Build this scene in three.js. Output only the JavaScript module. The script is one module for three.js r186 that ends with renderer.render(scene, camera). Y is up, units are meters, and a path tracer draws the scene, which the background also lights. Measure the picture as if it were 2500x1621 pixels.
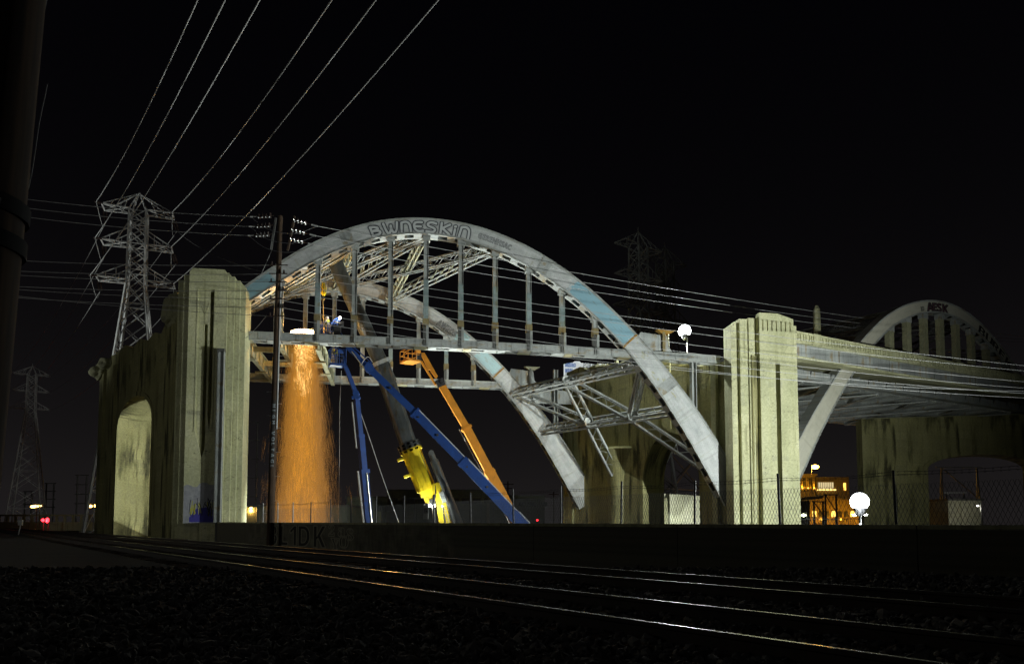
import * as THREE from 'three';
import { mergeGeometries } from 'three/addons/utils/BufferGeometryUtils.js';
import { MarchingCubes } from 'three/addons/objects/MarchingCubes.js';

// ---------------------------------------------------------------- camera, sky, lights, exposure
const R = Math.PI / 180, V = (x, y, z) => new THREE.Vector3(x, y, z);
const scene = new THREE.Scene();
const FOC = 1750, TILT = 3.5 * R, EYE = 0.87, MIDY = 1280 - FOC * Math.tan(TILT);   // focal length in pixels of the 2500 x 1621 frame
const camera = new THREE.PerspectiveCamera(2 * Math.atan(810.5 / FOC) / R, 2500 / 1621, 0.1, 4000);
camera.position.set(0, EYE, 0);
camera.rotation.x = TILT;
camera.setViewOffset(2500, 1621, 0, 810.5 - MIDY, 2500, 1621);                       // a shifted lens keeps the towers upright
camera.updateProjectionMatrix();
const renderer = new THREE.WebGLRenderer({ antialias: true });
renderer.toneMapping = THREE.LinearToneMapping;
renderer.toneMappingExposure = 1;
renderer.shadowMap.enabled = true;

{ // night sky: nearly black overhead, a little city glow low down
  const w = 64, h = 64, d = new Float32Array(w * h * 4);
  for (let j = 0; j < h; j++) for (let i = 0; i < w; i++) {
    const el = ((j + 0.5) / h - 0.5) * Math.PI, g = Math.exp(-Math.max(0, Math.sin(el)) * 5.5), k = (j * w + i) * 4;
    d[k] = 0.0003 + 0.0128 * g; d[k + 1] = 0.0003 + 0.0112 * g; d[k + 2] = 0.0008 + 0.0108 * g; d[k + 3] = 1;
  }
  const t = new THREE.DataTexture(d, w, h, THREE.RGBAFormat, THREE.FloatType);
  t.mapping = THREE.EquirectangularReflectionMapping; t.magFilter = THREE.LinearFilter; t.minFilter = THREE.LinearFilter; t.needsUpdate = true;
  scene.background = t; scene.environment = t;
}
const moon = new THREE.DirectionalLight(new THREE.Color(0.85, 0.9, 1), 0.012);
moon.position.set(30, 90, 40); moon.castShadow = true; moon.shadow.radius = 4;
moon.shadow.camera.left = moon.shadow.camera.bottom = -90; moon.shadow.camera.right = moon.shadow.camera.top = 90; moon.shadow.camera.far = 300;
scene.add(moon);

// strengths (candela) of the lamps that stand in the place; each lamp is built with its fitting further down
const LAMP = { yard: 7100, deck: 650, bed: 5200, torch: 110, crane: 22, basket: 12, street: 190, facade: 170 };

// ---------------------------------------------------------------- frames: local x along, y up, z towards the viewer
const frame = (ox, od, deg) => {
  const a = deg * R, c = Math.cos(a), s = Math.sin(a);
  return { a, ox, od,
    world: (p) => V(ox + p.x * c + p.z * s, p.y, -(od + p.x * s - p.z * c)),
    local: (p) => { const x = p.x - ox, d = -p.z - od; return V(x * c + d * s, p.y, x * s - d * c); } };
};
const ray = (x, y) => { const u = (x - 1250) / FOC, v = (MIDY - y) / FOC, c = Math.cos(TILT), s = Math.sin(TILT); return [u, v * c + s, c - v * s]; };
const at = (x, y, D) => { const r = ray(x, y), t = D / r[2]; return V(t * r[0], EYE + t * r[1], -D); };           // a surveyed point: its bearing and its distance
const on = (fr, x, y, w) => { const r = ray(x, y), c = Math.cos(fr.a), s = Math.sin(fr.a), n0 = -s * fr.ox + c * fr.od + w, t = n0 / (-s * r[0] + c * r[2]); return fr.local(V(t * r[0], EYE + t * r[1], -t * r[2])); };
const F0 = frame(0, 0, 0);
const F1 = frame(-20.07, 61, 9.5);                 // the river span: near rib on w = 0, far rib on w = 17.6
const F2 = frame(23.33, 68.26, 29.5);              // the next span beyond the kink
const P1 = frame(-28.1, 60, 133);                  // bank pier, wall face
const PX = 40.8, SK = -0.5335;                     // river pier face: s = PX + SK * w
const fp2 = F1.world(V(PX, 0, 0));
const P2 = frame(fp2.x, -fp2.z, 127.58);
const TR = frame(0, 0, 127.7);                     // along the tracks (x), z = distance q from the viewer's line
const tr = (t, q, y) => V(t, y, q);

// ---------------------------------------------------------------- random, textures, materials
let seed = 7; const rnd = () => ((seed = (seed * 1664525 + 1013904223) >>> 0) / 4294967296);
const rr = (a, b) => a + (b - a) * rnd();
const gauss = () => Math.sqrt(-2 * Math.log(rnd() + 1e-9)) * Math.cos(6.2832 * rnd());
const lat = Array.from({ length: 4096 }, () => rnd());
const vn = (x, y, px, py) => { // periodic value noise
  const xi = Math.floor(x), yi = Math.floor(y), fx = x - xi, fy = y - yi, m = (a, n) => ((a % n) + n) % n;
  const g = (i, j) => lat[(m(i, px) * 131 + m(j, py) * 917) & 4095], sx = fx * fx * (3 - 2 * fx), sy = fy * fy * (3 - 2 * fy);
  return (g(xi, yi) * (1 - sx) + g(xi + 1, yi) * sx) * (1 - sy) + (g(xi, yi + 1) * (1 - sx) + g(xi + 1, yi + 1) * sx) * sy;
};
const fbm = (u, v, fx, fy, o = 4) => { let s = 0, a = 0.5; for (let k = 0; k < o; k++) { s += a * vn(u * fx, v * fy, fx, fy); fx *= 2; fy *= 2; a *= 0.5; } return s / (1 - Math.pow(0.5, o)); };
function tex(n, fn, metres, srgb = true, mh = metres, after) {
  const d = new Uint8Array(n * n * 4);
  for (let j = 0; j < n; j++) for (let i = 0; i < n; i++) { const c = fn(i / n, j / n), k = (j * n + i) * 4; for (let q = 0; q < 3; q++) d[k + q] = Math.max(0, Math.min(255, c[q] * 255)); d[k + 3] = 255; }
  if (after) after(d, n);
  const t = new THREE.DataTexture(d, n, n); t.wrapS = t.wrapT = THREE.RepeatWrapping; t.magFilter = THREE.LinearFilter; t.minFilter = THREE.LinearMipmapLinearFilter; t.generateMipmaps = true;
  t.repeat.set(1 / metres, 1 / mh); if (srgb) t.colorSpace = THREE.SRGBColorSpace; t.needsUpdate = true; return t;
}
const wear = (d, n) => { // patch repairs with straight edges, tie holes, chips and short rust runs
  const dab = (x, y, w, h, f, g = f, b = f) => { for (let j = 0; j < h; j++) for (let i = 0; i < w; i++) { const k = ((((y + j) % n) + n) % n * n + ((((x + i) % n) + n) % n)) * 4; d[k] *= f; d[k + 1] *= g; d[k + 2] *= b; } }, I = (a, b) => Math.floor(rr(a, b));
  for (let i = 0; i < 22; i++) { const f = rr(0.9, 1.07); dab(I(0, n), I(0, n), I(30, 190), I(20, 120), f, f, f * 1.02); }
  for (let i = 0; i < 240; i++) { const r = I(2, 7), f = rr(0.45, 0.8), x = I(0, n), y = I(0, n); for (let j = 0; j < 4; j++) dab(x + I(-r, r), y + I(-r, r), I(1, r), I(1, r), f); }
  for (let i = 0; i < 16; i++) for (let j = 0; j < 14; j++) if (rnd() < 0.5) dab(i * 64 + 20, j * 73 + 12, 3, 3, 0.55);
  for (let i = 0; i < 40; i++) { const x = I(0, n), y = I(0, n), h = I(20, 130); for (let j = 0; j < h; j++) dab(x + I(0, 2), y - j, I(1, 4), 1, 0.93, 0.9, 0.8); }
};
const tone = (v, tint = [1, 1, 1]) => tint.map((k) => k * v);
const concTex = tex(1024, (u, v) => {
  const big = fbm(u, v, 3, 2, 5), streak = fbm(u, v, 36, 2, 4), fine = fbm(u, v, 90, 90, 3);
  const crack = Math.abs(fbm(u + 0.03 * fine, v, 7, 6, 5) - 0.5) < 0.004 ? 0.72 : 1;
  const dark = Math.max(0, streak - 0.58) * 0.9 * Math.max(0, big * 2 - 0.5);
  const lift = Math.abs(((v * 6) % 1) - 0.5) < 0.006 ? 0.88 : 1, v0 = (0.80 + 0.24 * (big - 0.5) + 0.16 * (fine - 0.5) - dark) * crack * lift;
  return [v0, v0 * (1.0 - 0.02 * big), v0 * (0.85 - 0.06 * streak)];
}, 9, true, 9, wear);
const stainTex = tex(1024, (u, v) => {
  const big = fbm(u, v, 3, 2, 5), streak = fbm(u + 0.05 * fbm(u, v, 5, 4, 3), v, 13, 2, 6), run = fbm(u, v, 60, 3, 3), fine = fbm(u, v, 100, 100, 3);
  const dark = Math.min(0.42, Math.max(0, streak - 0.52) * 2.6 * Math.max(0, big * 2.2 - 0.5) + 0.5 * Math.max(0, run - 0.6) * big), v0 = 0.74 + 0.24 * (big - 0.5) + 0.18 * (fine - 0.5) - dark;
  return [v0, v0 * 0.98, v0 * (0.8 - 0.1 * streak)];
}, 8, true, 8, wear);
const concBump = tex(512, (u, v) => tone(0.5 + 0.5 * (fbm(u, v, 40, 40, 4) - 0.5) + 0.4 * (fbm(u, v, 4, 4, 4) - 0.5) - (Math.abs(((v * 6) % 1) - 0.5) < 0.008 ? 0.25 : 0)), 9, false);
const steelTex = tex(512, (u, v) => {
  const b = fbm(u, v, 4, 4, 5), s = fbm(u, v, 24, 3, 4), f = fbm(u, v, 80, 80, 3), rust = Math.max(0, fbm(u, v, 9, 7, 5) - 0.63) * 2.6;
  const v0 = 0.72 + 0.24 * (b - 0.5) + 0.12 * (f - 0.5) - 0.35 * Math.max(0, s - 0.55);
  return [v0 * (1 - 0.2 * rust), v0 * (1.01 - 0.42 * rust), v0 * (0.99 - 0.7 * rust)];
}, 5);
const rivetBump = tex(256, (u, v) => { const r = Math.hypot(((u * 6) % 1) - 0.5, ((v * 6) % 1) - 0.5); return tone(r < 0.22 ? 0.9 - r : 0.35); }, 0.9, false);
const dirtTex = tex(512, (u, v) => tone(0.55 + 0.5 * (fbm(u, v, 5, 5, 6) - 0.5) + 0.3 * (fbm(u, v, 70, 70, 2) - 0.5), [1, 0.97, 0.9]), 7);
const woodTex = tex(256, (u, v) => tone(0.42 + 0.5 * (fbm(u, v, 40, 2, 4) - 0.5), [1, 0.86, 0.72]), 1.2);
const paintTex = tex(256, (u, v) => tone(0.86 + 0.22 * (fbm(u, v, 5, 5, 5) - 0.5) - 0.3 * Math.max(0, fbm(u, v, 30, 6, 3) - 0.62)), 3);
const mat = (o) => new THREE.MeshStandardMaterial({ roughness: 0.75, metalness: 0, side: THREE.DoubleSide, ...o });
const rgb = (r, g, b) => new THREE.Color().setRGB(r, g, b);
const M = {
  conc: mat({ map: concTex, color: rgb(0.74, 0.75, 0.66), bumpMap: concBump, bumpScale: 0.03, roughness: 0.92 }),
  concGrey: mat({ map: concTex, color: rgb(0.5, 0.5, 0.44), bumpMap: concBump, bumpScale: 0.04, roughness: 0.95 }),
  stain: mat({ map: stainTex, color: rgb(0.55, 0.54, 0.42), bumpMap: concBump, bumpScale: 0.05, roughness: 0.95 }),
  white: mat({ map: concTex, color: rgb(0.95, 0.95, 0.98), roughness: 0.9 }),
  steel: mat({ map: steelTex, color: rgb(0.62, 0.64, 0.63), bumpMap: rivetBump, bumpScale: 0.012, roughness: 0.62 }),
  steelPlain: mat({ map: steelTex, color: rgb(0.62, 0.64, 0.63), roughness: 0.55 }),
  steelCream: mat({ map: steelTex, color: rgb(0.68, 0.66, 0.45), roughness: 0.65 }),
  steelBlue: mat({ map: steelTex, color: rgb(0.44, 0.55, 0.56), roughness: 0.65 }),
  steelDark: mat({ map: steelTex, color: rgb(0.16, 0.16, 0.15), roughness: 0.6 }),
  rust: mat({ map: steelTex, color: rgb(0.42, 0.33, 0.16), roughness: 0.9 }),
  rustOrange: mat({ map: steelTex, color: rgb(0.62, 0.34, 0.06), roughness: 0.9 }),
  galv: mat({ map: paintTex, color: rgb(0.6, 0.6, 0.58), roughness: 0.55, metalness: 0.1 }),
  rail: mat({ color: rgb(0.52, 0.5, 0.47), metalness: 1, roughness: 0.24 }),
  railSide: mat({ map: steelTex, color: rgb(0.09, 0.065, 0.05), roughness: 0.85 }),
  wire: mat({ color: rgb(0.3, 0.3, 0.29), roughness: 0.6 }),
  cable: mat({ color: rgb(0.07, 0.07, 0.07), roughness: 0.6 }),
  matte: mat({ color: rgb(0.012, 0.012, 0.012), roughness: 1 }),
  black: mat({ color: rgb(0.02, 0.02, 0.022), roughness: 0.5 }),
  porcelain: mat({ color: rgb(0.05, 0.035, 0.03), roughness: 0.15 }),
  glassy: mat({ color: rgb(0.7, 0.72, 0.72), roughness: 0.08 }),
  wood: mat({ map: woodTex, color: rgb(0.32, 0.26, 0.2), roughness: 0.95 }),
  dirt: mat({ map: dirtTex, color: rgb(0.055, 0.053, 0.048), roughness: 1 }),
  pave: mat({ map: dirtTex, color: rgb(0.4, 0.4, 0.37), roughness: 0.9 }),
  asphalt: mat({ map: dirtTex, color: rgb(0.075, 0.075, 0.073), roughness: 0.9 }),
  stone: mat({ color: rgb(0.1, 0.097, 0.09), roughness: 1 }),
  blue: mat({ map: paintTex, color: rgb(0.002, 0.05, 0.25), roughness: 0.7 }),
  orange: mat({ map: paintTex, color: rgb(0.8, 0.29, 0.002), roughness: 0.7 }),
  yellow: mat({ map: paintTex, color: rgb(0.95, 0.7, 0.004), roughness: 0.6 }),
  tube: mat({ map: steelTex, color: rgb(0.17, 0.18, 0.18), roughness: 0.28, metalness: 0.35 }),
  chrome: mat({ color: rgb(0.7, 0.7, 0.68), metalness: 1, roughness: 0.22 }),
  city: mat({ map: concTex, color: rgb(0.2, 0.22, 0.23), roughness: 0.95 }),
  brick: mat({ map: concTex, color: rgb(0.5, 0.4, 0.27), roughness: 0.95 }),
  skin: mat({ color: rgb(0.4, 0.25, 0.18), roughness: 0.7 }),
  cloth: mat({ color: rgb(0.1, 0.1, 0.11), roughness: 0.95 }),
  clothPale: mat({ color: rgb(0.4, 0.33, 0.27), roughness: 0.95 }),
  vest: mat({ color: rgb(0.55, 0.6, 0.05), roughness: 0.9 }),
  hat: mat({ color: rgb(0.75, 0.75, 0.73), roughness: 0.4 }),
  leaf: mat({ color: rgb(0.045, 0.06, 0.025), roughness: 0.9 }),
};
const glow = (r, g, b, k) => mat({ color: rgb(0.004, 0.004, 0.004), emissive: rgb(r, g, b), emissiveIntensity: k, roughness: 0.4 });

// ---------------------------------------------------------------- shapes
const UNIT = new THREE.BoxGeometry(1, 1, 1);
const box = (cx, cy, cz, w, h, d, ry = 0, rx = 0, rz = 0) => { const g = new THREE.BoxGeometry(w, h, d); if (rx) g.rotateX(rx); if (rz) g.rotateZ(rz); if (ry) g.rotateY(ry); return g.translate(cx, cy, cz); };
const span = (x0, x1, y0, y1, z0, z1) => box((x0 + x1) / 2, (y0 + y1) / 2, (z0 + z1) / 2, x1 - x0, y1 - y0, Math.abs(z1 - z0));
function basis(a, b, up = V(0, 1, 0)) {
  const x = b.clone().sub(a), L = x.length(); x.normalize(); if (Math.abs(x.dot(up)) > 0.995) up = V(0, 0, 1);
  const z = x.clone().cross(up).normalize(), y = z.clone().cross(x);
  return { L, m: new THREE.Matrix4().makeBasis(x, y, z).setPosition(a.clone().add(b).multiplyScalar(0.5)) };
}
const bar = (a, b, h, w = h, up) => { const { L, m } = basis(a, b, up); return new THREE.BoxGeometry(L, h, w).applyMatrix4(m); };
const rod = (a, b, r, n = 8, r2 = r) => { const { L, m } = basis(a, b); return new THREE.CylinderGeometry(r2, r, L, n).rotateZ(-Math.PI / 2).applyMatrix4(m); };
const prism = (pts, z0, z1, holes = []) => {
  const sh = new THREE.Shape(pts.map((p) => new THREE.Vector2(p[0], p[1])));
  for (const h of holes) sh.holes.push(new THREE.Path(h.map((p) => new THREE.Vector2(p[0], p[1]))));
  return new THREE.ExtrudeGeometry(sh, { depth: Math.abs(z1 - z0), bevelEnabled: false, curveSegments: 12 }).translate(0, 0, Math.min(z0, z1));
};
const tube = (pts, r, n = 24, sides = 6, closed = false) => new THREE.TubeGeometry(new THREE.CatmullRomCurve3(pts, closed), n, r, sides, closed);
const archHole = (x0, x1, y0, ys, yc, n = 16) => { const p = [[x0, y0], [x1, y0], [x1, ys]]; for (let i = 1; i < n; i++) { const a = (Math.PI * i) / n; p.push([(x0 + x1) / 2 + ((x1 - x0) / 2) * Math.cos(a), ys + (yc - ys) * Math.sin(a)]); } p.push([x0, ys]); return p; };
function metreUV(g) { // uv in metres from the dominant direction of each face
  const p = g.attributes.position, n = g.attributes.normal, uv = new Float32Array(p.count * 2);
  for (let i = 0; i < p.count; i++) {
    const ax = Math.abs(n.getX(i)), ay = Math.abs(n.getY(i)), az = Math.abs(n.getZ(i));
    const [a, b] = ay > ax && ay > az ? [p.getX(i), p.getZ(i)] : ax > az ? [p.getZ(i), p.getY(i)] : [p.getX(i), p.getY(i)];
    uv[2 * i] = a; uv[2 * i + 1] = b;
  }
  g.setAttribute('uv', new THREE.BufferAttribute(uv, 2)); return g;
}
function join(list) {
  const gs = list.flat(9).map((g) => { const q = g.index ? g.toNonIndexed() : g.clone(); for (const k of Object.keys(q.attributes)) if (!['position', 'normal', 'uv'].includes(k)) q.deleteAttribute(k); if (!g.userData.keep) metreUV(q); q.morphAttributes = {}; return q; });
  return gs.length > 1 ? mergeGeometries(gs) : gs[0];
}
const used = {};
const numbered = (n) => { const k = used[n] = (used[n] ?? -1) + 1; return k ? n + '_' + String(k).padStart(3, '0') : n; };
function shade(m) { m.castShadow = m.receiveShadow = true; return m; }
function tag(o, label, category, group) { o.userData.label = label; o.userData.category = category; if (group) o.userData.group = group; return o; }
function thing(name, label, category, fr = F0, base = V(0, 0, 0), group) { // a Group at the thing's base; parts are given in the frame's own coordinates
  const o = new THREE.Group(); o.name = numbered(name); o.position.copy(fr.world(base)); o.rotation.y = fr.a; o.base = base.clone(); o.fr = fr; scene.add(o); return tag(o, label, category, group);
}
const root = (o) => (o.base ? o : root(o.parent));
function add(parent, name, geos, material, kind) {
  const b = root(parent).base, m = shade(new THREE.Mesh(join([geos]).translate(-b.x, -b.y, -b.z), material)); m.name = name; parent.add(m); if (kind) m.userData.kind = kind; return m;
}
function piece(parent, name, a, b, h, w, material, up) { // a bar that shares one geometry
  const o = root(parent).base, { L, m } = basis(a, b, up), k = shade(new THREE.Mesh(UNIT, material));
  m.decompose(k.position, k.quaternion, k.scale); k.position.sub(o); k.scale.set(L, h, w); k.name = name; parent.add(k); return k;
}
function single(name, label, category, geos, material, group, fr = F0, base = V(0, 0, 0)) { // a thing of one mesh
  const m = shade(new THREE.Mesh(join([geos]).translate(-base.x, -base.y, -base.z), material)); m.name = numbered(name); m.position.copy(fr.world(base)); m.rotation.y = fr.a; scene.add(m); return tag(m, label, category, group);
}
function structure(name, geos, material, fr = F0) { const m = shade(new THREE.Mesh(join([geos]), material)); m.name = name; m.rotation.y = fr.a; m.position.copy(fr.world(V(0, 0, 0))); m.userData.kind = 'structure'; scene.add(m); return m; }
function beam(parent, p, aim, colour, power, radius, deg, soft = 1) { const b = root(parent).base, l = new THREE.SpotLight(colour, power, 0, deg * R, soft, 2); l.position.copy(p).sub(b); l.target.position.copy(aim).sub(b); l.castShadow = true; l.shadow.radius = radius; l.name = 'lamp_light'; l.target.name = 'lamp_aim'; parent.add(l, l.target); return l; }
function lamp(parent, p, colour, power, radius = 5) { const l = new THREE.PointLight(colour, power, 0, 2); l.position.copy(p).sub(root(parent).base); l.castShadow = true; l.shadow.radius = radius; l.name = 'lamp_light'; parent.add(l); return l; }

// ---------------------------------------------------------------- ground, tracks, wall, fence
{
  const prof = [[-900, -0.17], [-6, -0.17], [11.2, -0.17], [12.4, -0.5], [14, -0.62], [16.1, -0.64], [16.55, -0.66], [16.6, -6], [40, -6.3], [88, -6], [104, 0], [1500, 0]];
  const ts = [-900, -60, -20, 0, 20, 40, 70, 110, 200, 1600], pos = [];
  for (let i = 0; i + 1 < ts.length; i++) for (let j = 0; j + 1 < prof.length; j++) {
    const [a, b] = [ts[i], ts[i + 1]], [p, q] = [prof[j], prof[j + 1]];
    pos.push(a, p[1], p[0], a, q[1], q[0], b, q[1], q[0], a, p[1], p[0], b, q[1], q[0], b, p[1], p[0]);
  }
  const g = new THREE.BufferGeometry(); g.setAttribute('position', new THREE.Float32BufferAttribute(pos, 3)); g.computeVertexNormals();
  structure('ground', [g], M.dirt, TR);
  // worn concrete apron along the foot of the bank pier
  structure('pavement', [prism([[30, -15.9], [150, -15.9], [150, -12.9], [90, -12.2], [62, -12.6], [46, -12.7], [36, -13.3], [30, -14.6]], 0, 0.06).rotateX(-Math.PI / 2).translate(0, -0.64, 0)], M.pave, TR);
  const g2 = prism([[52, -12.4], [150, -12], [150, -10.6], [52, -10.5]], 0, 0.05).rotateX(-Math.PI / 2).translate(0, -0.2, 0);
  structure('road', [g2], M.asphalt, TR);
}
for (const [c, label] of [[5.62, 'railway track of two polished rails nearest the gravel in front'], [9.32, 'railway track of two polished rails nearer the dark retaining wall']]) {
  const t = thing('railway_track', label, 'railway track', TR, V(0, -0.17, c), 'railway tracks');
  for (const e of [-0.7175, 0.7175]) {
    const sec = [[-0.036, 0], [0.036, 0], [0.036, -0.03], [0.01, -0.045], [0.01, -0.13], [0.07, -0.15], [0.07, -0.165], [-0.07, -0.165], [-0.07, -0.15], [-0.01, -0.13], [-0.01, -0.045], [-0.036, -0.03]];
    const ra = add(t, 'rail', [prism(sec, -40, 260).rotateY(Math.PI / 2).translate(0, 0, c + e)], M.railSide); add(ra, 'running_surface', [prism([[-0.028, 0.004], [-0.02, 0.007], [0.02, 0.007], [0.028, 0.004], [0.028, 0.001], [-0.028, 0.001]], -40, 260).rotateY(Math.PI / 2).translate(0, 0, c + e)], M.rail);
  }
  const sl = []; for (let x = -24; x < 70; x += 0.6) sl.push(box(x, -0.2 + rr(-0.01, 0.01), c, 0.22, 0.1, 2.6));
  add(t, 'sleepers', sl, M.wood, 'stuff');
}
{ // ballast and litter: loose stones over the near ground
  const g = new THREE.IcosahedronGeometry(0.04, 0), p = g.attributes.position;
  for (let i = 0; i < p.count; i++) { const h = Math.sin(p.getX(i) * 311 + p.getY(i) * 173 + p.getZ(i) * 97) * 0.3 + 1; p.setXYZ(i, p.getX(i) * h * 1.3, p.getY(i) * h * 0.65, p.getZ(i) * h); }
  g.computeVertexNormals();
  const n = 26000, m = new THREE.InstancedMesh(g, M.stone, n), e = new THREE.Object3D(), c = new THREE.Color();
  for (let i = 0; i < n; i++) {
    const D = 4 + 13 * Math.pow(rnd(), 1.5), x = rr(-0.85, 0.85) * D, s = rr(0.4, 1.4) * (rnd() < 0.05 ? 1.6 : 1);
    e.position.set(x, -0.17 + rr(-0.015, 0.03), -D); e.rotation.set(rr(0, 6), rr(0, 6), rr(0, 6)); e.scale.set(s, s * rr(0.5, 1), s); e.updateMatrix(); m.setMatrixAt(i, e.matrix);
    const k = rr(0.4, 2.1); m.setColorAt(i, c.setRGB(k, k * 0.98, k * 0.92));
  }
  m.name = 'ballast_stones'; m.userData = { kind: 'stuff', label: 'loose dark ballast stones and litter along the tracks', category: 'gravel' }; shade(m); scene.add(m);
}
const WT = (t) => 0.835 + 0.0034 * t;      // height of the wall's top along the tracks
{
  // painted marks on the wall: large faded letters near the utility pole
  const c = document.createElement('canvas'); c.width = 1024; c.height = 128; const x = c.getContext('2d');
  x.fillStyle = '#5c584a'; x.fillRect(0, 0, 1024, 128);
  for (let i = 0; i < 2600; i++) { x.fillStyle = `rgba(${rnd() < 0.5 ? '40,38,30' : '150,145,122'},${rr(0.02, 0.1)})`; x.fillRect(rr(0, 1024), rr(0, 128), rr(2, 26), rr(4, 60)); }
  x.lineJoin = 'round'; x.strokeStyle = '#85816e'; x.fillStyle = '#2a2822'; x.lineWidth = 5;
  x.save(); x.font = 'bold 124px sans-serif';
  for (const [s, px] of [['B', 150], ['L', 232], ['1', 300], ['D', 350], ['K', 440]]) { x.fillText(s, px, 108); x.strokeText(s, px, 108); }
  x.font = 'bold 62px serif'; for (const [s, px, py] of [['2', 530, 60], ['Y', 545, 112], ['a', 578, 60], ['O', 584, 104], ['8', 620, 74]]) { x.fillText(s, px, py); x.strokeText(s, px, py); }
  x.restore();
  const t = new THREE.CanvasTexture(c); t.colorSpace = THREE.SRGBColorSpace;
  const w = thing('retaining_wall', 'long dark concrete retaining wall with faded painted letters beside the tracks', 'wall', TR, V(0, -0.7, 16.3));
  const seg = (a, b, z0, z1) => prism([[a, -6.2], [b, -6.2], [b, WT(b)], [a, WT(a)]], z0, z1);
  const gap = 0.02; let k = 0;
  for (let a = -6; a < 58.6; a += 6.4) { // cast sections with an open joint between them
    const b = Math.min(a + 6.4 - gap, 58.6), g = join([seg(a, b, 16.1, 16.5)]);
    const uv = g.attributes.uv, p = g.attributes.position; for (let i = 0; i < uv.count; i++) uv.setXY(i, (51 - p.getX(i)) / 26.4, (p.getY(i) + 0.7) / 1.75);
    g.userData.keep = true; add(w, 'wall_section', [g], mat({ map: t, roughness: 0.95 }));
    add(w, 'coping', [prism([[a, WT(a) - 0.1], [b, WT(b) - 0.1], [b, WT(b)], [a, WT(a)]], 16.09, 16.1)], M.concGrey); k++;
  }
  add(w, 'wall_return', [span(58.2, 58.6, -6.2, WT(58), 16.5, 18.2)], M.concGrey);
}
{
  const f = thing('chain_link_fence', 'dark chain link fence with barbed wire standing along the retaining wall', 'fence', TR, V(0, 0.8, 16.35));
  const T = []; for (let k = 0; k < 17; k++) T.push(4.5 + 2.76 * k + (k % 3) * 0.06);
  const lean = T.map(() => rr(-0.05, 0.05));
  const z = 16.35;
  T.forEach((t, i) => { const b = V(t, WT(t) - 0.02, z), e = V(t + lean[i], WT(t) + 1.26 + rr(-0.06, 0.06), z); add(f, 'post', [rod(b, e, t < 22 ? 0.03 : 0.034, 8)], t > 43 ? M.galv : M.black); });
  for (const [h, sag] of [[1.1, 0.03], [1.17, 0.05]]) {
    for (let i = 0; i + 1 < T.length; i++) { const a = V(T[i] + lean[i] * 0.9, WT(T[i]) + h, z - 0.03), b = V(T[i + 1] + lean[i + 1] * 0.9, WT(T[i + 1]) + h, z - 0.03), c = a.clone().add(b).multiplyScalar(0.5); c.y -= sag * rr(0.4, 1.8);
      const barbs = []; for (let q = 0.06; q < 1; q += 0.05) { const m = a.clone().lerp(b, q); m.y -= sag * 4 * q * (1 - q); barbs.push(bar(m.clone().add(V(-0.02, -0.02, 0)), m.clone().add(V(0.02, 0.02, 0)), 0.004), bar(m.clone().add(V(0.02, -0.02, 0.01)), m.clone().add(V(-0.02, 0.02, 0)), 0.004)); }
      add(f, 'barbed_wire', [tube([a, c, b], 0.0045, 10, 4), barbs], M.black); }
  }
  const H = 0.9, cell = 0.09, wires = [];
  for (let t = 1; t < 27; t += cell) for (const d of [-1, 1]) { const k = H / 1.15; wires.push(bar(V(t, WT(t), z), V(t + d * k * 0.5, WT(t) + H, z), 0.0065, 0.0065)); }
  add(f, 'mesh', wires, M.cable, 'stuff');
  // far stretch: the mesh hangs loose between the posts
  const far = []; for (let t = 27; t < 49; t += 0.14) for (const d of [-1, 1]) far.push(bar(V(t, WT(t), z), V(t + d * 0.36, WT(t) + 0.86, z), 0.0045, 0.0045));
  add(f, 'mesh', far, M.cable, 'stuff');
  const n = thing('notice_board', 'small white notice board wired to the fence left of the crane', 'sign', TR, V(27.3, WT(27) + 0.18, 16.3));
  const c = document.createElement('canvas'); c.width = 64; c.height = 96; const x = c.getContext('2d'); x.fillStyle = '#b9bab4'; x.fillRect(0, 0, 64, 96); x.fillStyle = '#3b3b3a'; x.fillRect(6, 22, 52, 34); x.fillStyle = '#777';
  for (let i = 0; i < 5; i++) x.fillRect(8, 62 + i * 6, rr(28, 48), 2);
  x.fillStyle = '#aaa'; for (let i = 0; i < 4; i++) x.fillRect(11, 27 + i * 7, rr(24, 42), 3);
  const t = new THREE.CanvasTexture(c); t.colorSpace = THREE.SRGBColorSpace;
  const g = new THREE.BoxGeometry(0.42, 0.62, 0.012).translate(27.3, WT(27) + 0.48, 16.3); g.userData.keep = true; add(n, 'board', [g], mat({ map: t, roughness: 0.7 }));
  for (const q of [27.15, 27.45]) add(n, 'clip', [box(q, WT(27) + 0.8, 16.32, 0.03, 0.06, 0.05)], M.galv);
}

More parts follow.
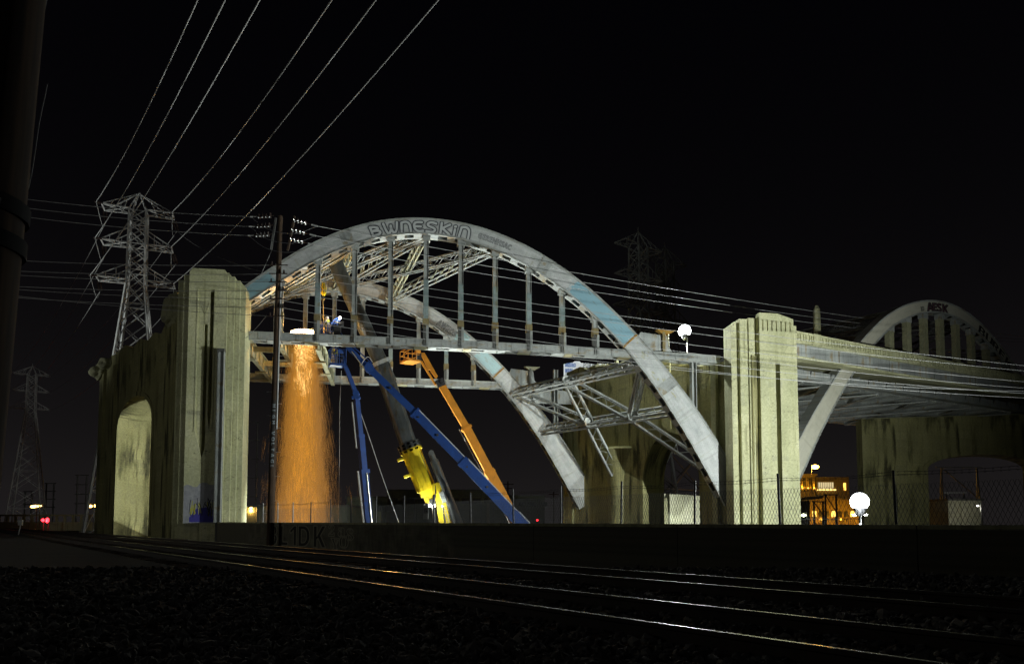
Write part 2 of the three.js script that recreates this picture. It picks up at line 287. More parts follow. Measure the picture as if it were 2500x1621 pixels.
// ---------------------------------------------------------------- bank pier with its pylon tower (left)
{
  const t = thing('bank_pier', 'cream concrete bridge pier with stepped tower and broken top on the left bank', 'pier', F1, V(-5, -0.7, 1));
  const Y0 = -6.3, zb = -0.2;                                     // back of the tower
  const col = (a, b, top, w) => span(a, b, Y0, top, zb, w);
  // front slab of the middle block with its recessed panel and slots
  const fz = 2.9, mid = [[-6.7, Y0], [-3.75, Y0], [-3.75, 21.35], [-4.0, 21.66], [-6.45, 21.66], [-6.7, 21.35]];
  const panel = [[-5.98, 8.4], [-5.42, 6.2], [-4.72, 8.6], [-4.72, 19.95], [-5.98, 19.95]];
  add(t, 'tower', [prism(mid, fz - 0.12, fz, [panel]), prism(mid.map(([x, y]) => [x, Math.min(y, 21.65)]), fz - 0.55, fz - 0.12, [[[-5.5, 5.2], [-5.36, 4.6], [-5.22, 5.4], [-5.22, 17.1], [-5.5, 17.1]], [[-5.08, 9.6], [-4.92, 8.4], [-4.8, 10.4], [-4.8, 19.8], [-5.08, 19.8]]]), span(-6.7, -3.75, Y0, 21.6, zb, fz - 0.55)], M.conc);
  add(t, 'pilaster', [col(-7.18, -6.7, 21.2, 2.62), col(-3.75, -3.25, 21.22, 2.62)], M.conc);
  add(t, 'pilaster', [col(-7.7, -7.18, 20.8, 2.3), col(-3.25, -2.86, 20.98, 2.36)], M.conc);
  const rt = [[-2.86, Y0], [-2.46, Y0], [-2.46, 20.2], [-2.5, 20.55], [-2.62, 20.74], [-2.86, 20.8]];
  add(t, 'pilaster', [prism(rt, zb, 2.05)], M.conc);
  add(t, 'panel_moulding', [bar(V(-6.02, 20, fz), V(-4.68, 20, fz), 0.09, 0.1), bar(V(-6.02, 20, fz), V(-6.02, 8.3, fz), 0.07, 0.1), bar(V(-4.68, 20, fz), V(-4.68, 8.6, fz), 0.07, 0.1), bar(V(-5.75, 18.6, fz - 0.11), V(-5.4, 17.9, fz - 0.11), 0.06, 0.06), bar(V(-5.4, 17.9, fz - 0.11), V(-5.12, 18.9, fz - 0.11), 0.06, 0.06)], M.conc);
  // shade at the tower foot painted in as a grey band, with blue letters
  {
    const c = document.createElement('canvas'); c.width = 512; c.height = 256; const x = c.getContext('2d'); x.fillStyle = '#8b8c90'; x.fillRect(0, 0, 512, 256);
    for (let i = 0; i < 900; i++) { x.fillStyle = `rgba(${rnd() < 0.5 ? '90,92,98' : '168,168,165'},${rr(0.03, 0.12)})`; x.fillRect(rr(0, 512), rr(0, 256), rr(4, 60), rr(3, 30)); }
    x.fillStyle = '#3a3786'; x.beginPath(); x.moveTo(80, 225); x.lineTo(170, 175); x.lineTo(300, 165); x.lineTo(400, 180); x.lineTo(500, 225); x.lineTo(500, 250); x.lineTo(80, 250); x.fill();
    x.lineWidth = 9; x.strokeStyle = '#a5a22a'; for (let i = 0; i < 14; i++) { const a = rr(80, 470); x.beginPath(); x.moveTo(a, 205 + rr(-10, 10)); x.lineTo(a + rr(-30, 30), 150 + rr(-25, 20)); x.stroke(); }
    x.lineWidth = 7; x.strokeStyle = '#1c1b24'; for (let i = 0; i < 18; i++) { const a = rr(90, 480); x.beginPath(); x.moveTo(a, 210 + rr(-10, 20)); x.quadraticCurveTo(a + rr(-40, 40), 170, a + rr(-50, 50), 130 + rr(-20, 20)); x.stroke(); }
    const tx = new THREE.CanvasTexture(c); tx.colorSpace = THREE.SRGBColorSpace;
    const edge = [[-6.68, 0.95]]; edge.push([-3.77, 0.95]); for (let i = 0; i <= 12; i++) edge.push([-3.77 - (2.91 * i) / 12, 4.05 + 0.12 * Math.sin(i * 1.3) + (i > 7 ? -0.12 : 0.08) + rr(-0.05, 0.05)]);
    const g = join([prism(edge, fz + 0.004, fz + 0.008)]), p = g.attributes.position, uv = g.attributes.uv; for (let i = 0; i < p.count; i++) uv.setXY(i, (p.getX(i) + 6.68) / 2.91, (p.getY(i) - 0.95) / 3.6);
    g.userData.keep = true; const pp = add(t, 'shade_graffiti_patch', [g], mat({ map: tx, roughness: 0.9 })); pp.userData.label = 'shade painted in grey with blue and yellow graffiti at the tower foot';
  }
  // skewed wall with the portal; given in its own frame and turned into the tower's
  const turn = (g) => { const q = join([g]); q.applyMatrix4(new THREE.Matrix4().makeRotationY(P1.a).setPosition(P1.world(V(0, 0, 0)))); q.applyMatrix4(new THREE.Matrix4().makeRotationY(F1.a).setPosition(F1.world(V(0, 0, 0))).invert()); q.userData.keep = true; return q; };
  const topEdge = [[25.4, 18.4], [24.6, 18.3], [22, 19.0], [19.5, 18.7], [17, 19.2], [14.5, 18.3], [12, 18.9], [9.5, 18.2], [7.4, 18.6], [5.4, 18.1], [4.2, 18.9], [3.1, 20.1], [1.6, 20.4], [0.6, 20.3], [-0.6, 20.2]];
  add(t, 'pier_wall', [turn(prism([[-0.6, Y0], [25.4, Y0], ...topEdge], 0, 3.6, [archHole(7.2, 18.6, -0.6, 10.4, 13.3, 22)]))], M.stain);
  add(t, 'pilaster', [turn(span(19.6, 20.4, Y0, 17.6, -0.22, 0)), turn(span(23.8, 25.39, Y0, 18, -0.28, 0))], M.stain);
  add(t, 'arch_moulding', [turn(prism([[6.75, -0.6], [7.2, -0.6], ...archHole(7.2, 18.6, -0.6, 10.4, 13.3, 22).slice(2).reverse(), [18.6, -0.6], [19.05, -0.6], ...archHole(6.75, 19.05, -0.6, 10.4, 13.75, 22).slice(2)], -0.09, 0.02))], M.stain);
  // torn concrete left where the deck was cut away
  const lump = (v, y, z, s, k) => { const g = new THREE.IcosahedronGeometry(1, 4), p = g.attributes.position; for (let i = 0; i < p.count; i++) { const a = p.getX(i), b = p.getY(i), c = p.getZ(i), h = 1 + 0.12 * Math.sin(a * 4 + k) + 0.1 * Math.sin(b * 5 + k * 2) + 0.09 * Math.sin(c * 9 + k * 3); p.setXYZ(i, v + a * h * s[0], y + b * h * s[1], z + c * h * s[2]); } g.computeVertexNormals(); return turn(g); };
  add(t, 'broken_concrete', [lump(25.2, 17.6, -0.3, [1.3, 0.8, 0.9], 1), lump(23.3, 18.2, 0, [1.4, 0.6, 1.0], 2), lump(20, 18.8, 1.6, [3.6, 0.6, 1.4], 3)], M.concGrey);
  add(t, 'broken_concrete', [lump(2.6, 19.6, 0.1, [1.3, 1.5, 0.8], 5), turn(prism([[3.4, 17], [9.5, 17.4], [9.5, 18.0], [4.4, 20.1], [3.4, 20.3]], 1.2, 3.4))], M.concGrey);
  // steel post standing in front of the tower
  const s = thing('steel_post', 'grey riveted steel post standing against the cream tower', 'post', F1, V(-3.9, -0.64, 3.6));
  add(s, 'web', [span(-4.19, -3.75, 1.0, 14.7, 3.45, 3.49)], M.steel);
  add(s, 'flange', [span(-4.23, -4.19, 1.0, 14.7, 3.25, 3.66)], M.steelDark); add(s, 'flange', [span(-3.75, -3.71, 1.0, 14.7, 3.25, 3.66)], M.steel);
  add(s, 'cap', [span(-4.25, -3.7, 14.7, 14.95, 3.2, 3.7)], M.steelDark); add(s, 'foot', [span(-4.1, -3.8, -0.64, 1.0, 3.35, 3.6)], M.steelDark);
}

// ---------------------------------------------------------------- river pier with its tower (right of the middle)
{
  const t = thing('river_pier', 'pale concrete river pier with tall fluted tower and stained skew wall', 'pier', F1, V(44, -6.3, -1));
  const Y0 = -6.35, zb = 0.9, fz = 2.9, x0 = 43.05, x1 = 46.5;
  const cap = [[x0, Y0], [x1, Y0], [x1, 19.95], [44.9, 20.42], [43.1, 20.42], [x0, 20.3]];
  const fl = []; for (let i = 0; i < 7; i++) { const c = x0 + 0.36 + i * 0.455; fl.push(archHole(c - 0.07, c + 0.07, 18.75, 19.72 - 0.02 * i, 19.8 - 0.02 * i, 6)); }
  add(t, 'tower', [prism(cap, fz - 0.14, fz, [...fl, [[44.6, Y0 + 1], [45.05, Y0 + 1], [45.05, 15.75], [44.6, 15.75]]]), prism(cap.map(([x, y]) => [x, y]), fz - 0.6, fz - 0.14, [[[44.6, Y0 + 1], [45.05, Y0 + 1], [45.05, 15.75], [44.6, 15.75]]]), span(x0, 44.6, Y0, 19.9, -2.5, fz - 0.6), span(45.05, x1, Y0, 19.9, -2.5, fz - 0.6), span(44.6, 45.05, Y0, 19.9, -2.5, 1.0), span(44.6, 45.05, 15.75, 19.9, 1.0, fz - 0.6)], M.conc);
  for (const [a, b, top, w] of [[42.6, 43.05, 20.05, 2.3], [42.12, 42.6, 19.95, 2.68], [41.3, 42.12, 19.86, 2.5], [40.95, 41.3, 19.6, 2.1], [40.5, 40.95, 19.3, 2.38], [46.5, 47.0, 19.45, 2.55]]) add(t, 'pilaster', [span(a, b, Y0, top, a > 46 ? -2.4 : zb, w)], M.conc);
  const top2 = [[20.9, 19.0], [19.6, 19.2], [18.4, 19.4], [17.6, 19.1], [15.6, 18.9], [13.6, 18.6], [11.8, 18.7], [10.0, 18.35], [8.0, 18.3], [6.2, 17.9], [4.2, 17.6], [2.6, 16.4], [-3, 16.4]];
  const turn = (g) => { const q = join([g]); q.applyMatrix4(new THREE.Matrix4().makeRotationY(P2.a).setPosition(P2.world(V(0, 0, 0)))); q.applyMatrix4(new THREE.Matrix4().makeRotationY(F1.a).setPosition(F1.world(V(0, 0, 0))).invert()); q.userData.keep = true; return q; };
  const k = 1 / 0.8823, e = (w) => w * k;                           // wall coordinate from distance across the bridge
  // flared openings between the columns
  const hole = (a, b, ys, yc) => archHole(e(a), e(b), Y0 + 0.4, ys, yc, 20);
  add(t, 'pier_wall', [turn(prism([[-3, Y0], [e(20), Y0], [e(20), 18.9], ...top2.map(([w, y]) => [e(w * 0.955), y])], 0, 3.4, [hole(2.6, 9.1, 5.2, 10.2)]))], M.stain);
  add(t, 'column', [turn(new THREE.LatheGeometry([[1.5, Y0], [1.5, 4.6], [1.56, 6], [1.75, 7.2], [2.1, 8.2], [2.6, 9.0], [2.62, 9.3], [0.1, 9.35]].map(([a, b]) => new THREE.Vector2(a, b)), 28).translate(e(12.6), 0, 0.9))], M.stain);
  add(t, 'pilaster', [turn(span(e(18.6), e(19.98), Y0, 18.6, -0.3, 0))], M.stain);
  add(t, 'pilaster', [turn(span(e(0.5), e(1.0), Y0, 16.2, -0.42, 0))], M.conc);
  add(t, 'pilaster', [turn(span(e(3.2), e(4.6), 10.4, 16.8, -0.2, 0))], M.stain);
  add(t, 'pilaster', [turn(span(e(5.6), e(6.6), 10.6, 17.4, -0.12, 0))], M.stain);
  add(t, 'bearing_ledge', [turn(prism([[e(8), 17.7], [e(19), 18.3], [e(19), 18.75], [e(8), 18.2]], -0.35, 0))], M.concGrey);
  const rub = []; for (let i = 0; i < 70; i++) { const v = rr(7, 18.6); rub.push(turn(box(e(v), 17.95 + 0.058 * v + rr(-0.1, 0.25), rr(-0.1, 2.6), rr(0.15, 0.7), rr(0.1, 0.5), rr(0.2, 0.8), rr(0, 3), rr(0, 1), rr(0, 1)))); }
  add(t, 'rubble', rub, M.concGrey, 'stuff');
  for (let i = 0; i < 6; i++) add(t, 'steel_bracket', [turn(span(e(9 + i * 1.4), e(9.35 + i * 1.4), 17.2 + i * 0.08, 18.2 + i * 0.1, -0.5, -0.3))], M.steelDark);

  // the scrap of parapet still standing on the far end of the pier, white and scribbled over
  const c = document.createElement('canvas'); c.width = 512; c.height = 128; const x = c.getContext('2d'); x.fillStyle = '#e6e8ec'; x.fillRect(0, 0, 512, 128);
  x.save(); x.font = 'bold 40px sans-serif'; x.lineWidth = 4; x.strokeStyle = '#3a66b4'; x.strokeText('BEZURO', 12, 52, 120); x.strokeText('WRRL', 12, 98, 90);
  x.strokeStyle = '#4c4f52'; x.font = 'bold 50px serif'; x.strokeText('FOR CR', 210, 52, 160); x.strokeText('LBRESD', 220, 100, 170); x.restore();
  const tx = new THREE.CanvasTexture(c); tx.colorSpace = THREE.SRGBColorSpace;
  const rim = [[1377, 925], [1377, 889], [1383, 887], [1398, 885.4], [1403, 882], [1415, 882], [1419, 886], [1435, 886], [1458, 891], [1463, 887], [1476, 888], [1500, 892], [1530, 893], [1534, 925]].map(([q, r]) => { const e = on(F1, q, r, 19.6); return [e.x, e.y]; });
  const g = join([prism(rim, -19.9, -19.6)]), p = g.attributes.position, uv = g.attributes.uv;
  for (let i = 0; i < p.count; i++) uv.setXY(i, (p.getX(i) - rim[0][0]) / 5.8, (p.getY(i) - 18.7) / 1.9); g.userData.keep = true;
  single('parapet_remnant', 'jagged scrap of white parapet with blue graffiti on the river pier', 'parapet', [g], mat({ map: tx, roughness: 0.9 }), undefined, F1, V(32, 18.6, -19.7));
  // pale concrete bank wall seen through the pier's opening
  const b = thing('bank_wall', 'pale concrete bank wall seen through the opening in the river pier', 'wall', F1, V(36, -6.2, -24));
  add(b, 'wall_face', [prism([[34, -6.2], [52, -6.2], [52, 4.4], [44, 4.8], [38, 5.6], [34, 6.4]], -24.6, -24)], M.white);
  for (const q of [36, 40, 44]) add(b, 'buttress', [prism([[q, -6.2], [q + 0.5, -6.2], [q + 0.4, 4.2], [q + 0.1, 4.2]], -24, -23.4)], M.concGrey);
}

// ---------------------------------------------------------------- steel arch spans
function stations(ctrl, n) { // centre line of a rib and its depth
  const c = new THREE.CatmullRomCurve3(ctrl.map(([s, y, d]) => V(s, y, d)), false, 'centripetal'), P = c.getPoints(n), out = []; let L = 0;
  for (let i = 0; i <= n; i++) { const a = P[Math.max(0, i - 1)], b = P[Math.min(n, i + 1)], dx = b.x - a.x, dy = b.y - a.y, l = Math.hypot(dx, dy); if (i) L += Math.hypot(P[i].x - P[i - 1].x, P[i].y - P[i - 1].y); out.push({ x: P[i].x, y: P[i].y, d: P[i].z, nx: -dy / l, ny: dx / l, L }); }
  return out;
}
const cut = (st, a, b) => { const f = (L) => { let i = 1; while (i < st.length - 1 && st[i].L < L) i++; const p = st[i - 1], q = st[i], t = (L - p.L) / (q.L - p.L), o = {}; for (const k in p) o[k] = p[k] + (q[k] - p[k]) * t; return o; }; return [f(a), ...st.filter((q) => q.L > a && q.L < b), f(b)]; };
function sweep(st, o0, o1, w0, w1, map) { // a plate between two offsets from the centre line (functions of depth) and two distances across
  const pos = [], uv = [], L1 = map ?? 0, P = (q, o, w) => [q.x + q.nx * o, q.y + q.ny * o, -w];
  const quad = (a, b, c, d, ua, ub, va, vb) => { pos.push(...a, ...b, ...c, ...a, ...c, ...d); uv.push(ua, va, ub, va, ub, vb, ua, va, ub, vb, ua, vb); };
  for (let i = 0; i + 1 < st.length; i++) {
    const p = st[i], q = st[i + 1], A = o0(p.d), B = o1(p.d), C = o0(q.d), D = o1(q.d), ua = map ? p.L / L1 : p.L, ub = map ? q.L / L1 : q.L, v0 = map ? 0 : -1, v1 = map ? 1 : 0.5;
    quad(P(p, A, w0), P(q, C, w0), P(q, D, w0), P(p, B, w0), ua, ub, v0, v1); quad(P(p, A, w1), P(p, B, w1), P(q, D, w1), P(q, C, w1), ua, ub, v0, v1);
    quad(P(p, B, w0), P(q, D, w0), P(q, D, w1), P(p, B, w1), ua, ub, v1 - 0.02, v1); quad(P(p, A, w0), P(p, A, w1), P(q, C, w1), P(q, C, w0), ua, ub, v0, v0 + 0.02);
  }
  for (const q of [st[0], st[st.length - 1]]) quad(P(q, o0(q.d), w0), P(q, o1(q.d), w0), P(q, o1(q.d), w1), P(q, o0(q.d), w1), 0, 0.01, 0, 0.01);
  const g = new THREE.BufferGeometry(); g.setAttribute('position', new THREE.Float32BufferAttribute(pos, 3)); g.setAttribute('uv', new THREE.Float32BufferAttribute(uv, 2)); g.computeVertexNormals(); g.userData.keep = true; return g;
}
const RIB = [[-6.4, 17.1, 1.15], [-4.4, 19.0, 1.2], [-2.35, 20.73, 1.25], [-0.04, 22.5, 1.36], [2.47, 24.27, 1.42], [5.16, 25.73, 1.42], [8.03, 26.8, 1.4], [11.03, 27.36, 1.39], [14.06, 27.4, 1.43], [17.05, 26.95, 1.5], [19.94, 26.05, 1.57], [22.57, 24.85, 1.62], [25.18, 23.26, 1.65], [27.65, 21.41, 1.66], [29.96, 19.33, 1.7], [32.12, 17.09, 1.79], [34.14, 14.73, 1.95], [36.02, 12.27, 2.15], [37.75, 9.75, 2.3], [39.29, 7.25, 2.4], [41.6, 3.2, 2.45]];
const HW = 0.55;
function makeRib(t, ctrl, w, webMat, n = 84, extra = {}) {
  const st = stations(ctrl, n), Lm = st[n].L, h = (k) => (d) => d / 2 + k, l = (k) => (d) => -d / 2 + k;
  const rib = add(t, 'arch_rib', [sweep(st, l(0), h(0), w - HW, w - HW + 0.03, Lm)], webMat);
  add(rib, 'inner_web', [sweep(st, l(0), h(0), w + HW - 0.03, w + HW)], M.steelPlain);
  add(rib, 'top_plate', [sweep(st, h(0), h(0.035), w - HW - 0.09, w + HW + 0.09)], M.steelPlain);
  add(rib, 'flange_angle', [sweep(st, l(-0.03), l(0), w - HW - 0.1, w - HW + 0.2), sweep(st, l(0), l(0.14), w - HW - 0.03, w - HW - 0.004)], M.steelPlain);
  add(rib, 'flange_angle', [sweep(st, l(-0.03), l(0), w + HW - 0.2, w + HW + 0.1), sweep(st, h(-0.14), h(-0.002), w - HW - 0.03, w - HW - 0.004)], M.steelPlain);
  for (let L = 0.5; L < Lm - 1; L += 1.57) add(rib, 'batten_plate', [sweep(cut(st, L, L + (extra.batten ?? 0.72)), l(-0.055), l(-0.033), w - HW - 0.08, w + HW + 0.08)], M.steelPlain);
  for (let L = 1.3; L < Lm - 1; L += 3.14) add(rib, 'diaphragm', [sweep(cut(st, L, L + 0.03), l(0.35), h(-0.02), w - HW + 0.03, w + HW - 0.03)], M.steelPlain);
  for (const L of extra.splice ?? []) add(rib, 'splice_plate', [sweep(cut(st, L, L + 1.05), l(0.16), h(-0.16), w - HW - 0.022, w - HW - 0.002)], M.steel);
  return { rib, st, Lm };
}
const byS = (st, s) => { let i = 1; while (i < st.length - 1 && st[i].x < s) i++; const p = st[i - 1], q = st[i], t = (s - p.x) / (q.x - p.x), o = {}; for (const k in p) o[k] = p[k] + (q[k] - p[k]) * t; return o; };
function webTexture(Lm, draw) {
  const W = 2048, H = 96, c = document.createElement('canvas'); c.width = W; c.height = H; const x = c.getContext('2d');
  x.fillStyle = '#b4b6b3'; x.fillRect(0, 0, W, H);
  for (let i = 0; i < 2600; i++) { x.fillStyle = `rgba(${rnd() < 0.55 ? '120,124,122' : '205,208,204'},${rr(0.03, 0.12)})`; x.fillRect(rr(0, W), rr(0, H), rr(2, 40), rr(2, 22)); }
  for (let i = 0; i < 110; i++) { x.fillStyle = `rgba(${rnd() < 0.5 ? '112,104,62' : '92,90,84'},${rr(0.04, 0.16)})`; const a = rr(0, W), b = rr(0, H); x.fillRect(a, b, rr(2, 7), H - b); }
  x.fillStyle = 'rgba(70,72,70,0.55)'; for (let i = 0; i < W; i += 5) for (const v of [5, 10, H - 6, H - 11]) x.fillRect(i, v, 1.6, 1.6);
  x.fillStyle = 'rgba(78,80,78,0.42)'; for (let i = 0; i < W; i += 9) for (let v = 17; v < H - 14; v += 7) if (rnd() < 0.7) x.fillRect(i + rr(-1, 1) + (v % 2) * 4, v, 1.5, 1.5);
  draw(x, W / Lm, H); const t = new THREE.CanvasTexture(c); t.colorSpace = THREE.SRGBColorSpace; t.anisotropy = 8; return t;
}
const blueCoat = (x, a, b, H, tint = '#7fa3ad') => { x.fillStyle = tint; const e = a + 22; x.beginPath(); x.moveTo(e, 0); for (let i = 0; i <= 14; i++) x.lineTo(b - (i % 2) * rr(0, 5), (H * i) / 14); x.lineTo(e, H); x.fill(); for (let i = 0; i < 26; i++) { x.beginPath(); x.ellipse(e + rr(-16, 8), rr(0, H), rr(3, 9), rr(8, 20), 0, 0, 6.3); x.fill(); } for (let i = 0; i < 60; i++) { x.globalAlpha = 0.35; x.fillRect(a + rr(-12, 14), rr(0, H), rr(1, 5), rr(2, 8)); x.globalAlpha = 1; } for (let i = 0; i < 160; i++) { x.fillStyle = `rgba(${rnd() < 0.7 ? '140,168,172' : '120,86,48'},${rr(0.05, 0.3)})`; x.fillRect(rr(a, b), rr(0, H), rr(2, 14), rr(1, 6)); } };
const word = (x, k, s, L, H, size, wide, line, col, y = 0.86) => { x.save(); x.translate(L * k, H * y); x.scale(k / 32 * wide, 1); x.lineJoin = 'round'; x.lineWidth = line; x.strokeStyle = col; x.font = `bold ${size}px sans-serif`; x.strokeText(s, 0, 0); x.restore(); };

// lattice beam: four chord angles with zig-zag lacing on two faces; every bar is a piece
function lattice(t, name, a, b, hgt, wid, n, mChord, mLace, up = V(0, 1, 0), faces = [-1, 1], chord = 0.13) {
  const { m } = basis(a, b, up), y = V(0, 1, 0).transformDirection(m), z = V(0, 0, 1).transformDirection(m), off = (p, u, v) => p.clone().addScaledVector(y, u * hgt / 2).addScaledVector(z, v * wid / 2);
  const g = []; for (const u of [-1, 1]) for (const v of [-1, 1]) g.push(bar(off(a, u, v), off(b, u, v), chord, chord, y));
  const beam = add(t, name, g, mChord);
  for (const v of faces) for (let i = 0; i < n; i++) { const p = a.clone().lerp(b, i / n), q = a.clone().lerp(b, (i + 1) / n), u = i % 2 ? 1 : -1; piece(beam, 'lacing_bar', off(p, u, v), off(q, -u, v), chord * 0.6, 0.03, mLace, z); }
  return beam;
}
const SPAN = {};
{
  const t = thing('steel_arch_span', 'grey steel arch span with hangers and lattice bracing, graffiti on its crown', 'bridge span', F1, V(18, 0, 0));
  const N = 84, st0 = stations(RIB, N), Lm = st0[N].L, Ls = (s) => byS(st0, s).L;
  const webN = mat({ map: webTexture(Lm, (x, k, H) => {
    blueCoat(x, Ls(-3.6) * k, Ls(-0.6) * k, H, '#7f9fa8'); blueCoat(x, Ls(25.9) * k, Ls(31.3) * k, H, '#7ea4b0');
    x.fillStyle = 'rgba(150,140,80,0.35)'; for (let i = 0; i < 26; i++) x.fillRect(Ls(rr(31.5, 35.5)) * k, rr(0, H), rr(3, 20), rr(2, 10));
    let L = Ls(7.7);
    const GL = { B: [[0, 0.05, 0, 0.95], [0, 0.95, 0.5, 0.9, 0.55, 0.6, 0.1, 0.52], [0.1, 0.52, 0.65, 0.5, 0.62, 0.08, 0, 0.05]], W: [[0, 0.95, 0.1, 0.15, 0.3, 0.02, 0.42, 0.3, 0.45, 0.7], [0.45, 0.7, 0.48, 0.2, 0.62, 0.02, 0.8, 0.2, 0.88, 0.95]], N: [[0, 0.02, 0.05, 0.85], [0.05, 0.85, 0.3, 0.98, 0.55, 0.8, 0.6, 0.4, 0.62, 0.03]], E: [[0.6, 0.9, 0.2, 0.95, 0.02, 0.7, 0.05, 0.25, 0.3, 0.03, 0.65, 0.1], [0.05, 0.52, 0.5, 0.5]], S: [[0.62, 0.85, 0.35, 0.98, 0.05, 0.8, 0.12, 0.58, 0.5, 0.46, 0.62, 0.25, 0.4, 0.03, 0, 0.12]], K: [[0.03, 0.02, 0.05, 0.97], [0.6, 0.92, 0.1, 0.48], [0.12, 0.5, 0.65, 0.04]], i: [[0.1, 0.03, 0.12, 0.6], [0.1, 0.85, 0.16, 0.88]] };
    for (const [s, adv, sc, dy, rot] of [['B', 1.1, 0.85, 0.06, -0.1], ['W', 1.5, 1, 0.02, 0.03], ['N', 1.15, 1.02, 0, 0.02], ['E', 1.1, 0.95, 0.04, -0.05], ['S', 1.25, 1, 0, 0.04], ['K', 1.15, 0.98, 0.02, 0.06], ['i', 0.6, 0.95, 0, 0.04], ['N', 1.5, 1.05, -0.03, 0.08]]) {
      for (const [wd, col] of [[36, 'rgba(50,54,58,0.16)'], [25, '#24272b'], [15, '#b4b7b5']]) { x.save(); x.translate(L * k, H * (0.9 - dy * 0.5)); x.rotate(rot * 0.4); x.scale(k / 68.5, 1); x.lineCap = x.lineJoin = 'round'; x.lineWidth = wd; x.strokeStyle = col;
        for (const q of GL[s]) { const P = []; for (let i = 0; i < q.length; i += 2) P.push([q[i] * 92 * sc, -q[i + 1] * 70 * sc]); x.beginPath(); x.moveTo(...P[0]); for (let i = 1; i + 1 < P.length; i++) x.quadraticCurveTo(P[i][0], P[i][1], (P[i][0] + P[i + 1][0]) / 2, (P[i][1] + P[i + 1][1]) / 2); x.lineTo(...P[P.length - 1]); x.stroke(); } x.restore(); }
      L += adv; }
    word(x, k, 'GERENHSAC', L + 0.2, H, 42, 0.42, 3, '#4a4d4e', 0.66);
    x.fillStyle = 'rgba(60,62,62,0.8)'; for (const s of [5.2, 22.9, 34.7]) for (let a = 0; a < 26; a += 3) for (let b = 12; b < H - 10; b += 5) x.fillRect(Ls(s) * k + a, b, 1.4, 1.4);
  }), bumpMap: rivetBump, bumpScale: 0.01, roughness: 0.62 });
  const webF = mat({ map: webTexture(Lm, (x, k, H) => {
    blueCoat(x, Ls(28.6) * k, Ls(30.9) * k, H, '#a9c6c8'); blueCoat(x, Ls(26.2) * k, Ls(27.4) * k, H, '#9dbcbf');
    word(x, k, 'AWEDS', Ls(24.1), H, 58, 0.42, 4, '#45484a', 0.8); x.fillStyle = '#e9eceb'; x.fillRect(Ls(27.9) * k, H * 0.35, 14, 30); x.strokeStyle = '#111'; x.lineWidth = 3; x.strokeRect(Ls(27.9) * k, H * 0.35, 14, 30);
  }), bumpMap: rivetBump, bumpScale: 0.01, roughness: 0.62 });
  const near = makeRib(t, RIB, 0, webN, N, { splice: [Ls(5.1), Ls(22.8), Ls(34.6)] });
  const far = makeRib(t, RIB.map(([s, y, d]) => [s - 9.39, y, d]), 17.6, webF, N, {});
  SPAN.near = near; SPAN.far = far;
  // torn rusty ends of the cover plates
  for (const [r, s, w] of [[near, 31.35, 0], [far, 21.6, 17.6]]) { const q = byS(r.st, s); add(r.rib, 'torn_plate', [sweep(cut(r.st, q.L, q.L + 0.16), (d) => -d / 2 - 0.1, (d) => d / 2 + 0.04, w - HW - 0.06, w - HW - 0.035)], M.rustOrange); }
  // tie girders: box of two webs with dashed batten plates below
  const yb = (s) => 16.55 - 0.00045 * Math.max(0, s - 9) ** 2;
  const girder = (s0, s1, w) => {
    const ctrl = []; for (let i = 0; i <= 10; i++) { const s = s0 + ((s1 - s0) * i) / 10; ctrl.push([s, yb(s) + 0.34, 0.68]); }
    const st = stations(ctrl, 40), L = st[40].L, h = (d) => d / 2, l = (d) => -d / 2;
    const g = add(t, 'tie_girder', [sweep(st, l, h, w - 0.5, w - 0.47)], M.steel);
    add(g, 'inner_web', [sweep(st, l, h, w + 0.47, w + 0.5)], M.steelPlain); add(g, 'flange', [sweep(st, h, (d) => h(d) + 0.025, w - 0.6, w - 0.28), sweep(st, h, (d) => h(d) + 0.025, w + 0.28, w + 0.6)], M.steelPlain);
    add(g, 'flange', [sweep(st, (d) => l(d) - 0.025, l, w - 0.6, w - 0.3), sweep(st, (d) => l(d) - 0.025, l, w + 0.3, w + 0.6)], M.steelPlain);
    for (let a = 0.3, i = 0; a < L - 1; a += i++ % 2 ? 1.25 : 1.88) add(g, 'batten_plate', [sweep(cut(st, a, a + (i % 2 ? 1.15 : 0.7)), (d) => l(d) - 0.05, (d) => l(d) - 0.027, w - 0.58, w + 0.58)], i % 3 ? M.steelPlain : M.steelCream);
    for (let a = 1.5; a < L; a += 3.13) add(g, 'stiffener', [sweep(cut(st, a, a + 0.1), l, h, w - 0.55, w - 0.502)], M.steelPlain);
    return { g, st };
  };
  SPAN.gn = girder(-3.2, 40.3, 0); SPAN.gf = girder(-14, 22.3, 17.6);
  // hangers: box above, weathered collar, a pair of channels below
  const hanger = (k, w, st, low) => {
    const s = k * 3.13, q = byS(st, s), top = q.y - q.d / 2 - 0.05, c = yb(s) + 2.35, b = yb(s) + 0.1, blue = [1, 4, 5, 6, 7, 8].includes(k + (low ? 1 : 0));
    if (top < c + 0.8) { const h = add(t, 'hanger', [span(s - 0.2, s + 0.2, b, top, -w - 0.2, -w + 0.2)], M.steelPlain); return h; }
    const h = add(t, 'hanger', [span(s - 0.215, s - 0.185, c, top, -w - 0.24, -w + 0.24), span(s + 0.185, s + 0.215, c, top, -w - 0.24, -w + 0.24), span(s - 0.185, s + 0.185, c, top, -w + 0.1, -w + 0.13), span(s - 0.185, s + 0.185, c, top, -w - 0.13, -w - 0.1)], M.steelPlain);
    add(h, 'cap_plate', [span(s - 0.34, s + 0.34, top - 0.42, top + 0.2, -w - 0.3, -w + 0.3)], M.steelPlain);
    if (blue) add(h, 'painted_band', [span(s - 0.219, s + 0.219, c + 0.25, Math.min(c + rr(2, 4.2), top - 1.6), -w - 0.247, -w + 0.247)], M.steelBlue);
    add(h, 'collar', [span(s - 0.27, s + 0.27, c - 0.45, c + 0.25, -w - 0.29, -w + 0.29)], M.rust);
